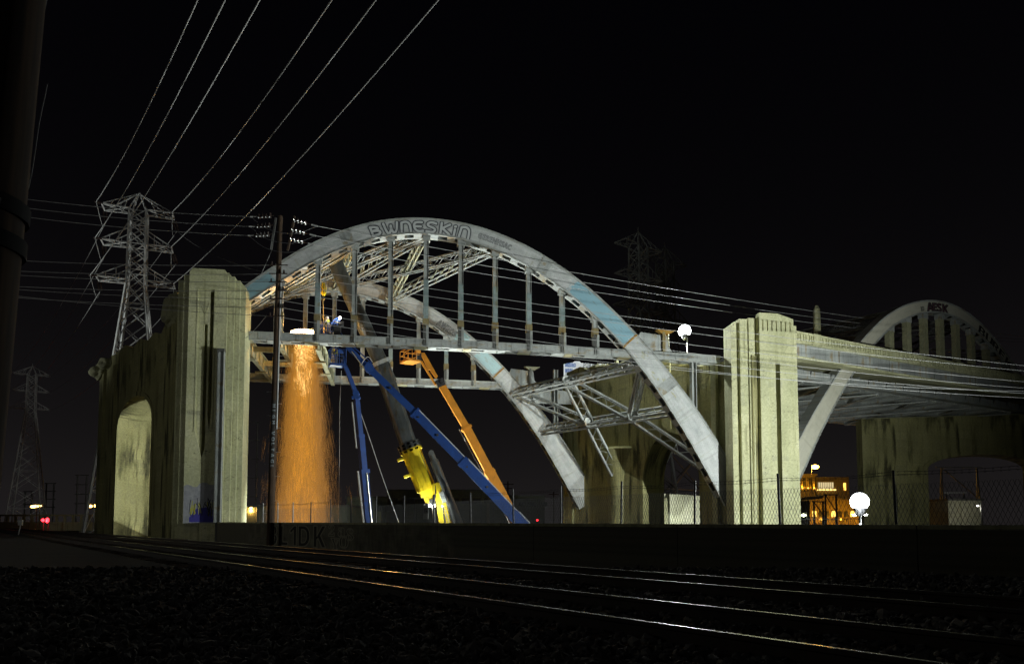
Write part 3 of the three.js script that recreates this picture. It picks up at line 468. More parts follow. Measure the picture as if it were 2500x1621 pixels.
    add(h, 'lower_channel', [span(s - 0.24, s - 0.1, b, c - 0.45, -w + 0.5, -w + 0.58)], M.steelDark); add(h, 'lower_channel', [span(s + 0.02, s + 0.24, b, c - 0.45, -w + 0.5, -w + 0.6)], M.steelPlain);
    add(h, 'lower_channel', [span(s - 0.22, s + 0.22, b, c - 0.45, -w - 0.3, -w - 0.2)], M.steelDark);
    return h;
  };
  for (let k = -1; k <= 9; k++) hanger(k, 0, near.st, false);
  for (let k = -3; k <= 6; k++) hanger(k, 17.6, far.st, true);
  // remaining floor beams at the bank end, with brackets
  for (const s of [-3.2, 0, 3.13]) {
    const y = yb(s), f = add(t, 'floor_beam', [span(s - 0.015, s + 0.015, y - 0.35, y + 1.05, -17.1, -0.5), span(s - 0.2, s + 0.2, y - 0.39, y - 0.35, -17.1, -0.5), span(s - 0.2, s + 0.2, y + 1.05, y + 1.09, -17.1, -0.5)], M.steelCream);
    for (let w = 2; w < 17; w += 2.1) add(f, 'stiffener', [span(s - 0.16, s + 0.16, y - 0.34, y + 1.04, -w - 0.02, -w + 0.02)], M.steelCream);
    for (const w of [5.2, 10.8]) add(f, 'bracket', [span(s - 0.75, s + 0.3, y - 0.56, y - 0.41, -w - 0.2, -w + 0.2)], M.steelCream);
  }
  for (const w of [5.5, 11.5]) add(t, 'stringer', [span(-3.2, 3.2, 16.9, 17.4, -w - 0.1, -w + 0.1)], M.steelCream);
  // skew bracing between the two ribs
  const N_ = (s, k = 0) => { const q = byS(near.st, s); return V(q.x + q.nx * k, q.y + q.ny * k, -0.56); }, F_ = (s, k = 0) => { const q = byS(far.st, s - 9.39); return V(q.x + q.nx * k, q.y + q.ny * k, -17.04); };
  const nodes = [-1.5, 6.3, 12.6, 18.9]; let prev = null;
  for (const s of nodes) {
    const q = byS(near.st, s), up = V(q.nx, q.ny, 0); lattice(t, 'lattice_strut', N_(s), F_(s), 1.15, 0.5, 22, s > 10 ? M.steelPlain : M.steelCream, M.steelCream, up);
    for (const e of [N_(s, -0.45), F_(s, -0.45)]) add(t, 'gusset_plate', [box(e.x, e.y, e.z, 1.3, 0.05, 0.9, 0, 0, Math.atan2(-q.nx, q.ny))], M.steelCream);
    if (prev !== null) { const up2 = V(0, 1, 0); lattice(t, 'lattice_diagonal', N_(prev, 0.1), F_(s, 0.1), 0.85, 0.42, 24, M.steelCream, M.steelCream, up2); lattice(t, 'lattice_diagonal', F_(prev, -0.15), N_(s, -0.15), 0.85, 0.42, 24, M.steelPlain, M.steelPlain, up2); }
    prev = s;
  }
  // cross frame hung under the crown and the bracing of the legs
  const lower = [33.1, 36.4]; const A = lower.map((s) => [N_(s), F_(s)]);
  for (const [i, [a, b]] of A.entries()) { const q = byS(near.st, lower[i]); lattice(t, 'lattice_strut', a, b, 1.25, 0.45, 18, M.steelPlain, M.steelPlain, V(q.nx, q.ny, 0), [-1, 1], 0.19); }
  const mix = (i, f) => A[i][0].clone().lerp(A[i][1], f), dn = byS(near.st, 33.1), upL = V(dn.nx, dn.ny, 0);
  const web = (a, b, n) => lattice(t, 'lattice_diagonal', a, b, 0.95, 0.3, n, M.steelPlain, M.steelPlain, upL, [1], 0.18);
  web(A[0][1], mix(1, 0.62), 9); web(mix(0, 0.55), mix(1, 0.3), 9); web(mix(0, 0.55), mix(1, 0.62), 7); web(A[0][0].clone(), mix(1, 0.3), 8);
  const toeN = N_(40.2), toeF = F_(39.6); web(mix(1, 0.62), mix(1, 0.62).lerp(mix(0, 0.55), -1.25), 8); web(mix(1, 0.3), toeN, 10);
  for (const [i, f] of [[0, 0.55], [1, 0.62], [1, 0.3]]) { const c = mix(i, f); add(t, 'gusset_plate', [prism([[-0.7, -0.5], [0.7, -0.6], [0.85, 0], [0.5, 0.6], [-0.5, 0.55], [-0.8, 0.1]], -0.03, 0.03).rotateX(-0.25).rotateY(0.5).translate(c.x, c.y, c.z + 0.3)], M.steelPlain); }
  // post under the girder, end stubs and gussets beside the pier
  add(t, 'pier_post', [span(37.55, 37.62, 10.6, yb(37.6), -0.3, 0.3), span(37.95, 38.02, 10.6, yb(37.6), -0.3, 0.3), span(37.62, 37.95, 10.6, yb(37.6), -0.02, 0.02)], M.steelPlain);
  const curve = [[34.7, 16.9], [36.4, 16.9], [35.8, 17.05], [35.35, 17.6], [35.2, 18.6], [34.9, 18.9], [34.7, 18.9]];
  const gs = add(t, 'end_stub', [prism(curve, -0.02, 0.02), prism([[31.4, 16.6], [34.7, 16.7], [34.7, 18.7], [32.6, 18.9]], -0.05, 0.0)], M.steelPlain); add(gs, 'cap_plate', [prism([[34.1, 19.15], [36, 19.15], [35.3, 18.75], [34.75, 18.75]], -0.25, 0.25)], M.rustOrange); add(gs, 'stub_post', [span(34.7, 34.95, 16.8, 18.95, -0.26, 0.26)], M.rust);
  const o = -9.4, shift = (c) => c.map(([x, y]) => [x + o, y]);
  const gf = add(t, 'end_stub', [prism(shift(curve), -17.62, -17.58), prism(shift([[31.4, 16.2], [34.7, 16.3], [34.7, 18.7], [32.6, 18.9]]), -17.65, -17.6), prism(shift([[35, 14.9], [40.2, 14.9], [39.6, 16.4], [36.6, 16.7], [35.6, 17.2]]), -17.63, -17.59)], M.steelPlain); add(gf, 'cap_plate', [prism(shift([[34.1, 19.15], [36, 19.15], [35.3, 18.75], [34.75, 18.75]]), -17.85, -17.35)], M.steelCream); add(gf, 'stub_post', [span(25.3, 25.55, 14.8, 18.95, -17.86, -17.34)], M.steelDark);
  add(t, 'pier_post', [span(28.2, 28.27, 10, 18.9, -17.9, -17.3), span(28.62, 28.69, 10, 18.9, -17.9, -17.3), span(28.27, 28.62, 10, 18.9, -17.62, -17.58)], M.steelPlain);
  SPAN.t = t;
}
// ---------------------------------------------------------------- the next span, still with its deck
{
  const t = thing('deck_span', 'intact bridge span with dark arch and cream balustrade right of the tower', 'bridge span', F2, V(25, 0, 0));
  const W1 = 1.4, ctrl = [[3.6, 2.8, 2.45], [6.2, 6.0, 2.4], [9.2, 10.2, 2.2], [11.6, 13.2, 2.0], [14.4, 16.4, 1.8], [17.2, 19.3, 1.7], [20.2, 21.9, 1.6], [23.4, 24.1, 1.55], [26.8, 25.7, 1.5], [30.4, 26.75, 1.45], [34.2, 27.2, 1.42], [38.0, 26.9, 1.4], [41.6, 25.9, 1.4], [45.2, 24.2, 1.35], [48.8, 22.0, 1.3], [53, 19.0, 1.25], [57, 15.8, 1.2]];
  const L = stations(ctrl, 60)[60].L, ls = (s) => byS(stations(ctrl, 60), s).L;
  const web = mat({ map: webTexture(L, (x, k, H) => {
    x.fillStyle = 'rgba(190,182,150,0.5)'; x.fillRect(0, 0, 2048, H);
    let a = ls(30.6); x.fillStyle = 'rgba(92,44,60,0.85)'; for (const s of ['A', 'E', 'S', 'K']) { x.save(); x.translate(a * k, H * 0.9); x.scale(k / 32 * 0.72, 1); x.font = 'bold 92px sans-serif'; x.lineWidth = 8; x.strokeStyle = '#141218'; x.fillText(s, 0, 0); x.strokeText(s, 0, 0); x.restore(); a += 1.05; }
    word(x, k, 'KU', ls(29.3), H, 44, 0.4, 4, '#2a2a2a', 0.8);
    a = ls(41.6); x.fillStyle = 'rgba(20,19,18,0.9)'; for (const s of ['B', 'U', 'R', 'E', 'K']) { x.save(); x.translate(a * k, H * 0.95); x.scale(k / 32 * 1.0, 1); x.font = 'bold 100px sans-serif'; x.fillText(s, 0, 0); x.restore(); a += 1.75; }
  }), roughness: 0.7 });
  const near = makeRib(t, ctrl, W1, web, 60), far = makeRib(t, ctrl.map(([s, y, d]) => [s - 2.9, y, d]), W1 + 19, M.steel, 60);
  const X0 = 2.2, X1 = 60;
  const deck = add(t, 'deck_slab', [span(X0, X1, 17.62, 17.9, -21.5, 2.0)], M.concGrey);
  add(t, 'fascia_girder', [span(X0, X1, 17.04, 18.32, 1.92, 2.02)], M.steelPlain);
  const ledge = []; for (let s = X0; s < X1; s += 1) ledge.push([s, 16.84 + 0.02 * Math.sin(s)]); add(t, 'soffit_ledge', [span(X0, X1, 16.82, 17.04, 1.2, 2.24)], M.conc);
  const par = add(t, 'balustrade', [span(X0, X1, 18.32, 18.56, 1.86, 2.2), span(X0, X1, 19.3, 19.48, 1.86, 2.2), span(X0, X1, 18.56, 19.3, 1.92, 2.0)], M.conc);
  for (let s = X0 + 0.3; s < X1 - 1; s += 0.84) { // rounded panels of the balustrade, each an upright loop
    const p = [[0, 0.74], [0.12, 0.74], [0.12, 0.3], [0.2, 0.16], [0.32, 0.11], [0.44, 0.16], [0.52, 0.3], [0.52, 0.74], [0.64, 0.74], [0.64, 0.2], [0.5, 0.02], [0.14, 0.02], [0, 0.2]].map(([x, y]) => [x + s, y + 18.56]);
    add(par, 'baluster', [prism(p, 2.0, 2.13)], M.conc);
  }
  for (let s = 6; s < X1; s += 12.5) add(par, 'pier_block', [span(s, s + 1.1, 18.3, 19.52, 1.84, 2.24)], M.conc);
  for (let s = 10; s < X1; s += 8.3) add(t, 'fascia_joint', [span(s, s + 0.05, 17.02, 18.33, 1.9, 2.035)], M.black);
  // hangers, concrete cased
  for (let k = 0; k < 9; k++) { const s = 23.9 + k * 3.4, q = byS(near.st, s), top = q.y - q.d / 2 - 0.05; if (top < 18.6) continue; const h = add(t, 'hanger', [span(s - 0.42, s + 0.42, 17.9, top, -W1 - 0.3, -W1 + 0.3)], M.concGrey); add(h, 'cap_plate', [span(s - 0.5, s + 0.5, top - 0.6, top + 0.2, -W1 - 0.34, -W1 + 0.34)], M.steelPlain);
    const s2 = s - 2.9, q2 = byS(far.st, s2), t2 = q2.y - q2.d / 2 - 0.05; if (t2 > 18.6) add(t, 'hanger', [span(s2 - 0.42, s2 + 0.42, 17.9, t2, -W1 - 19.3, -W1 - 18.7)], M.concGrey); }
  // floor system seen from below
  for (const w of [W1, W1 + 19]) add(t, 'tie_girder', [span(X0, X1, 15.9, 16.75, -w - 0.5, -w + 0.5)], M.steel);
  for (let k = 0; k < 18; k++) { const s = 3 + k * 3.2, f = add(t, 'floor_beam', [span(s - 0.02, s + 0.02, 15.75, 17.3, -20, -1.9), span(s - 0.2, s + 0.2, 15.7, 15.75, -20, -1.9)], M.steelPlain); for (let w = 3.4; w < 20; w += 2.4) add(f, 'knee_bracket', [prism([[s + 0.02, 16.0], [s + 0.5, 16.9], [s + 0.02, 16.9]], -w - 0.03, -w + 0.03)], M.steelPlain); 
    add(t, 'outrigger', [prism([[0, 16.8], [2.9, 16.95], [2.9, 16.8], [0.3, 15.9]], -0.04, 0.04).rotateY(Math.PI / 2).translate(s, 0, 1.5 - 2.2)], M.steelDark); }
  for (let w = 3.2; w < 20; w += 1.9) add(t, 'stringer', [span(X0, X1, 16.95, 17.35, -w - 0.02, -w + 0.02), span(X0, X1, 16.92, 16.95, -w - 0.13, -w + 0.13)], M.steelPlain);
  for (let k = 0; k < 5; k++) { const s = 3 + k * 9.6; add(t, 'lateral_brace', [bar(V(s, 15.66, -2), V(s + 9.6, 15.66, -19.8), 0.16, 0.3)], M.steelPlain); add(t, 'lateral_brace', [bar(V(s + 9.6, 15.6, -2), V(s, 15.6, -19.8), 0.16, 0.3)], M.steelPlain); }
  const NN = (s) => { const q = byS(near.st, s); return V(q.x, q.y, -W1 - 0.5); }, FF = (s) => { const q = byS(far.st, s - 2.9); return V(q.x, q.y, -W1 - 18.5); };
  let pv = null; for (const s of [19.4, 26, 33, 40, 47]) { const q = byS(near.st, s); lattice(t, 'lattice_strut', NN(s), FF(s), 1.2, 0.5, 20, M.steelDark, M.steelDark, V(q.nx, q.ny, 0)); if (pv) { lattice(t, 'lattice_diagonal', NN(pv), FF(s), 0.9, 0.4, 20, M.steelDark, M.steelDark); lattice(t, 'lattice_diagonal', FF(pv), NN(s), 0.9, 0.4, 20, M.steelDark, M.steelDark); } pv = s; }
  add(t, 'pier_post', [span(3.9, 4.0, 9.4, 16.2, -1.7, -1.1), span(4.35, 4.45, 9.4, 16.2, -1.7, -1.1), span(4.0, 4.35, 9.4, 16.2, -1.42, -1.38)], M.steelPlain);

  const lp = at(1996, 808, 86), l = thing('lamp_pylon', 'slim pale obelisk lamp pylon rising behind the cream balustrade', 'lamp post', F0, V(lp.x, 17.9, lp.z));
  add(l, 'shaft', [new THREE.CylinderGeometry(0.42, 0.56, 9.2, 4, 1).rotateY(Math.PI / 4).translate(lp.x, 22.4, lp.z)], M.concGrey); add(l, 'tip', [new THREE.CylinderGeometry(0.16, 0.42, 0.5, 4, 1).rotateY(Math.PI / 4).translate(lp.x, 27.25, lp.z)], M.concGrey); add(l, 'base', [box(lp.x, 18.2, lp.z, 1.3, 0.9, 1.3)], M.concGrey);
}
// far pier under the end of that span
{
  const a = at(2113, 1280, 100), fr = frame(a.x, 100, -12), t = thing('end_pier', 'dim concrete pier with wide arched opening under the right end of the bridge', 'pier', fr, V(14, -6.2, -1));
  const H = archHole(8.2, 21.2, -6.3, 8.4, 10.3, 24);
  add(t, 'pier_wall', [prism([[0, -6.3], [40, -6.3], [40, 15.6], [0, 15.6]], -3.2, 0, [H])], M.stain);
  add(t, 'arch_moulding', [prism([[7.6, -6.3], [8.2, -6.3], ...H.slice(2).reverse(), [21.2, -6.3], [21.8, -6.3], ...archHole(7.6, 21.8, -6.3, 8.4, 10.9, 24).slice(2)], 0, 0.14)], M.stain);
  add(t, 'pilaster', [span(-0.1, 1.5, -6.3, 15.4, 0, 0.25)], M.stain); add(t, 'cap_beam', [span(-0.2, 40, 15.6, 15.69, -3.3, 0.3)], M.concGrey);
}

// ---------------------------------------------------------------- lamps
const COOL = rgb(0.93, 1, 0.97), WARM = rgb(1, 0.62, 0.2), FIRE = rgb(1, 0.52, 0.14);
function floodlight(label, head, foot, aim, power, size, bright, cone = 0, name = 'floodlight', offset = size + 0.12) { // mast with four lamps turned to `aim`
  const t = thing(name, label, 'floodlight', F0, V(head.x, foot, head.z)), d = aim.clone().sub(head).normalize();
  add(t, 'mast', [rod(V(head.x - d.x * 0.25, foot, head.z - d.z * 0.25), V(head.x - d.x * 0.25, head.y - size - 0.1, head.z - d.z * 0.25), 0.06, 8), box(head.x - d.x * 0.25, foot + 0.35, head.z - d.z * 0.25, 1.2, 0.7, 0.9)], M.galv);
  const { m } = basis(head, head.clone().add(d)), y = V(0, 1, 0).transformDirection(m), z = V(0, 0, 1).transformDirection(m);
  add(t, 'crossbar', [bar(head.clone().addScaledVector(z, -size * 0.8).add(V(0, -size - 0.2, 0)), head.clone().addScaledVector(z, size * 0.8).add(V(0, -size - 0.2, 0)), 0.07)], M.galv);
  const h = add(t, 'lamp_head', [rod(head.clone().add(V(0, -size - 0.25, 0)), head.clone().add(V(0, -size * 0.7, 0)), size * 0.3, 16, size * 0.72)], M.black);
  add(h, 'lamp_glass', [new THREE.SphereGeometry(size, 24, 16).translate(head.x, head.y, head.z)], bright);
  if (cone) beam(t, head.clone().addScaledVector(d, offset), aim, COOL, power, size * 25, cone); else lamp(t, head.clone().addScaledVector(d, offset), COOL, power, size * 25);
  return t;
}
const blaze = glow(0.94, 1, 1, 22);
{
  const yard = at(2100, 1225, 34); floodlight('dazzling white floodlight low above the wall at the right', yard, -6.2, V(0, 2, 0), 260, 0.42, blaze);
  floodlight('powerful floodlight on the river bed, out of view beyond the right edge', V(38, 2.3, -31), -6.2, V(0, 12, -64), LAMP.yard, 0.5, blaze, 76);
  const deck = on(F1, 1672, 808, 4.6), dw = F1.world(deck); floodlight('dazzling white floodlight on a mast atop the river pier', dw, 16.9, F1.world(V(20, 18, -9)), LAMP.deck, 0.62, blaze);
  const bed = F1.world(V(16, -5.2, -13)); floodlight('white floodlight on the river bed below the crown of the arch', bed, -6.2, F1.world(V(13, 27, -2)), LAMP.bed, 0.4, blaze, 44);
  const left = F1.world(V(9, -4.6, 5)); floodlight('white floodlight on the river bed turned to the portal of the bank pier', left, -6.2, V(-40, 7, -75), 3000, 0.3, blaze, 26);
  const back = F1.world(V(39, -4, -17)); floodlight('white floodlight on the river bed behind the river pier', back, -6.2, F1.world(V(40, 2, -24)), 800, 0.3, blaze, 75);
  floodlight('white floodlight trained on the near pylon from beyond the left edge', V(-85, 9, -70), -0.6, V(-47, 33, -88), 5200, 0.3, blaze, 27);
  const wl = F1.world(on(F1, 1632, 861, 3)), t = thing('work_light', 'small white work light under the deck floodlight', 'work light', F0, wl);
  add(t, 'housing', [box(wl.x, wl.y + 0.12, wl.z - 0.1, 0.3, 0.3, 0.16), rod(wl, V(wl.x, wl.y + 2, wl.z - 0.15), 0.12, 8)], M.concGrey); add(t, 'lamp_glass', [box(wl.x, wl.y + 0.1, wl.z, 0.26, 0.24, 0.03)], glow(1, 1, 1, 6));
}
function streetlight(label, p, foot, col, k, power, r = 0.25, group, arm = 1) {
  const t = thing('street_light', label, 'street light', F0, V(p.x + arm, foot, p.z), group);
  add(t, 'pole', [rod(V(p.x + arm, foot, p.z), V(p.x + arm, p.y + 0.5, p.z), 0.09, 8), rod(V(p.x + arm, p.y + 0.5, p.z), V(p.x, p.y + r + 0.1, p.z), 0.06, 6)], M.steelDark);
  add(t, 'lamp_glass', [new THREE.SphereGeometry(r, 12, 8).scale(1.3, 0.7, 1).translate(p.x, p.y, p.z)], glow(...col, k));
  if (power) lamp(t, V(p.x, p.y - r - 0.25, p.z), rgb(...col), power, 10);
}
const SOD = [1, 0.55, 0.12];
streetlight('white street lamp by the tracks, out of view beyond the left edge', V(-46, 13, -30), -0.3, [0.98, 1, 0.93], 14, LAMP.street, 0.4, undefined, -1.5);
for (const [x, y, D, l] of [[79, 1237, 150, 'leftmost of the orange street lights beyond the left edge road'], [87, 1236, 158, 'second orange street light from the left edge'], [97, 1235, 170, 'faint third orange street light from the left edge'], [218, 1236, 150, 'orange street light just left of the near pylon foot'], [232, 1235, 160, 'orange street light seen through the near pylon foot'], [238, 1235, 175, 'faint orange street light right of the near pylon foot']]) streetlight(l, at(x, y, D), -1, SOD, 14, 0, D > 165 ? 0.22 : 0.4, undefined, 0.8);
streetlight('amber street light behind the fence beside the cream tower', at(612, 1240, 120), -1, SOD, 10, 150, 0.22, undefined, 1);
streetlight('second amber street light behind the fence beside the utility pole', at(617, 1240, 124), -1, SOD, 8, 0, 0.2, undefined, 1);
streetlight('bright amber street light above the lit brick tower', at(1991, 1140, 190), 0, [1, 0.5, 0.06], 22, 500, 0.8, undefined, -1);
streetlight('greenish white yard light low beside the river pier foot', at(1963, 1258, 130), -6, [0.95, 1, 0.6], 14, 0, 0.36, undefined, 0.6);
for (const [x, y, D, l] of [[2047, 1199, 260, 'left of two tiny white lights right of the brick tower'], [2058, 1199, 262, 'right of two tiny white lights right of the brick tower'], [980, 1231, 180, 'tiny white yard light left of the crane'], [998, 1231, 186, 'tiny yard light nearer the crane, left of it'], [1272, 1226, 230, 'tiny white light below the orange boom foot'], [2389, 1235, 120, 'tiny white light inside the arched opening at the right']]) streetlight(l, at(x, y, D), -1, [1, 0.98, 0.9], 7, x > 2300 ? 14 : 0, D / 700, undefined, 0.5);
for (const [x, y, l] of [[103, 1270, 'red railway signal lamp, left one of the cluster'], [114, 1268, 'red railway signal lamp, upper right of the cluster'], [113.5, 1272.5, 'red railway signal lamp, lower right of the cluster'], [1312, 1270, 'small red marker lamp right of the blue boom foot']]) {
  const D = x > 1000 ? 120 : 140, p = at(x, y, D), t = thing('signal_lamp', l, 'signal lamp', F0, V(p.x, -0.6, p.z)); add(t, 'mast', [rod(V(p.x, -0.6, p.z - 0.3), V(p.x, p.y + 0.4, p.z - 0.3), 0.07, 6)], M.black); add(t, 'lamp_glass', [new THREE.SphereGeometry(x > 1000 ? 0.14 : 0.3, 10, 8).translate(p.x, p.y, p.z)], glow(1, 0.02, 0.03, 9)); if (x > 103 && x < 113.8) lamp(t, V(p.x, p.y, p.z + 0.5), rgb(1, 0.03, 0.04), 60, 8);
}

// ---------------------------------------------------------------- pylons and poles
function pylon(name, label, group, base, H, M0, turn = 0, detail = true) { // lattice transmission tower, height H, three pairs of arms
  const fr = frame(base.x, -base.z, turn / R), t = thing(name, label, 'pylon', fr, V(0, base.y, 0), group), k = H / 43, y0 = base.y, Y = (h) => y0 + h * k;
  const half = (h) => (h < 31 ? 4.1 - (4.1 - 1.0) * (h / 31) : h < 40.6 ? 1.0 - 0.15 * ((h - 31) / 9.6) : 0.85 * (1 - (h - 40.6) / 2.4) + 0.08) * k;
  const C = (h, i) => { const q = half(h), [a, b] = [[-1, -1], [1, -1], [1, 1], [-1, 1]][i % 4]; return V(a * q, Y(h), b * q); };
  const br = [], levels = [0, 5.5, 10.6, 15.2, 19.3, 22.9, 26, 28.6, 31, 32.9, 34.6, 36.2, 37.8, 39.2, 40.6];
  for (let i = 0; i < 4; i++) add(t, 'leg', [bar(C(0, i), C(31, i), 0.26 * k), bar(C(31, i), C(40.6, i), 0.22 * k), bar(C(40.6, i), V(0, Y(43), 0), 0.14 * k)], M0);
  for (let l = 0; l + 1 < levels.length; l++) for (let i = 0; i < 4; i++) { const a = levels[l], b = levels[l + 1]; br.push(bar(C(a, i), C(b, i + 1), 0.12 * k, 0.08 * k), bar(C(a, i + 1), C(b, i), 0.12 * k, 0.08 * k)); if (l % 2 === 0) br.push(bar(C(b, i), C(b, i + 1), 0.1 * k)); }
  add(t, 'bracing', br, M0, 'stuff');
  const tips = [];
  for (const [h, len] of [[40.6, 3.0], [36.2, 3.0], [31.6, 3.3]]) for (const s of [-1, 1]) {
    const g = [], ends = [V(s * (half(h) + len * k), Y(h), -1.1 * k), V(s * (half(h) + len * k), Y(h), 1.1 * k)], up = h + 1.9 > 41 ? V(0, Y(42.9), 0) : null;
    for (const [j, e] of ends.entries()) { const z = j ? 1 : -1, q = half(h), q2 = half(h + 1.9); g.push(bar(V(s * q, Y(h), z * q), e, 0.14 * k), bar(up ?? V(s * q2, Y(h + 1.9), z * q2), e, 0.1 * k), bar(V(s * q, Y(h), -z * q), e, 0.08 * k)); for (const f of [0.35, 0.68]) { const m = V(s * q, Y(h), z * q).lerp(e, f), n = (up ?? V(s * q2, Y(h + 1.9), z * q2)).clone().lerp(e, f); g.push(bar(m, n, 0.07 * k), bar(m, V(s * q, Y(h), z * q).lerp(ends[1 - j], f), 0.06 * k)); } }
    g.push(bar(ends[0], ends[1], 0.14 * k)); const arm = add(t, 'cross_arm', g, M0);
    for (const [j, e] of ends.entries()) { const d = V(0.1 * s, -0.35, j ? 1 : -1).normalize(), tip = e.clone().addScaledVector(d, 2.1 * k); tips.push([s, j, fr.world(tip)]);
      if (detail) for (const q of [-0.16, 0.16]) { const o = V(q * k, 0, 0), dd = []; for (let n = 0; n < 9; n++) { const p = e.clone().addScaledVector(d, (0.3 + n * 0.19) * k).add(o); dd.push(rod(p, p.clone().addScaledVector(d, 0.07 * k), 0.12 * k, 8, 0.05 * k)); } add(arm, 'insulator_string', [dd, bar(e.clone().add(o), tip.clone().add(o), 0.03 * k)], M.porcelain); }
      if (detail && j) add(arm, 'jumper_loop', [tube([tips[tips.length - 2] ? ends[0].clone().addScaledVector(V(0.1 * s, -0.35, -1).normalize(), 2.1 * k) : e, e.clone().lerp(ends[0], 0.5).add(V(0, -2.4 * k, 0)), tip], 0.03, 14, 5)], M.wire); }
  }
  if (!detail) add(t, 'ground_peak', [rod(V(0, Y(42.6), 0), V(0, Y(43.6), 0), 0.05 * k, 6)], M0);
  t.userData.tips = undefined; return { t, tips };
}
const sagged = (a, b, sag, n = 10) => { const p = []; for (let i = 0; i <= n; i++) { const q = a.clone().lerp(b, i / n); q.y -= sag * 4 * (i / n) * (1 - i / n); p.push(q); } return p; };
const wire = (name, label, pts, r, group, m = M.wire, n = 40) => single(name, label, 'cable', [tube(pts, r, n, 5)], m, group, F0, pts[0]);
const g1 = V(at(318, 1300, 88).x - 0.3, -0.64, -88), py1 = pylon('transmission_pylon', 'pale lattice pylon with three pairs of arms behind the left pier', 'transmission pylons', g1, 43.2, M.galv, 20 * R);
const py2 = pylon('transmission_pylon', 'faint distant lattice pylon near the left edge', 'transmission pylons', V(at(62, 1280, 186).x, -0.6, -186), 43, M.galv, 24 * R, false);
const py3 = pylon('transmission_pylon', 'dark lattice pylon rising behind the descending side of the arch', 'transmission pylons', V(at(1566, 1280, 150).x, 0, -150), 63.5, M.steelDark, 40 * R, false);
const py4 = pylon('transmission_pylon', 'faintest lattice pylon, just left above the deck floodlight', 'transmission pylons', V(at(1632, 1280, 190).x, 0, -190), 76, M.steelDark, 40 * R, false);
{ // conductors: towards the viewer overhead, and away to the next pylon
  const tops = { '-1': [[511, 'first'], [571, 'second'], [648, 'third']], 1: [[803, 'fourth'], [900, 'fifth'], [1036, 'sixth']] }, n = { '-1': 0, 1: 0 }, m = { '-1': 0, 1: 0 };
  for (const [s, j, p] of py1.tips) {
    if (j === 1) { const [x, nth] = tops[s][n[s]++], q = at(x + (x - 330) * 0.25, -170, 34); wire('power_line', `${nth} from the left of six high voltage lines crossing the upper sky`, sagged(p, q, 1.1), 0.042, 'high voltage lines overhead'); }
    else { const i = m[s]++, q = py2.tips.filter((e) => e[0] === s && e[1] === 1)[i][2]; wire('power_line', `faint power line to the far pylon from the ${['upper', 'middle', 'lower'][i]} ${s < 0 ? 'left' : 'right'} arm`, sagged(p, q, 2.4), 0.03, 'lines to the far pylon'); }
  }
}
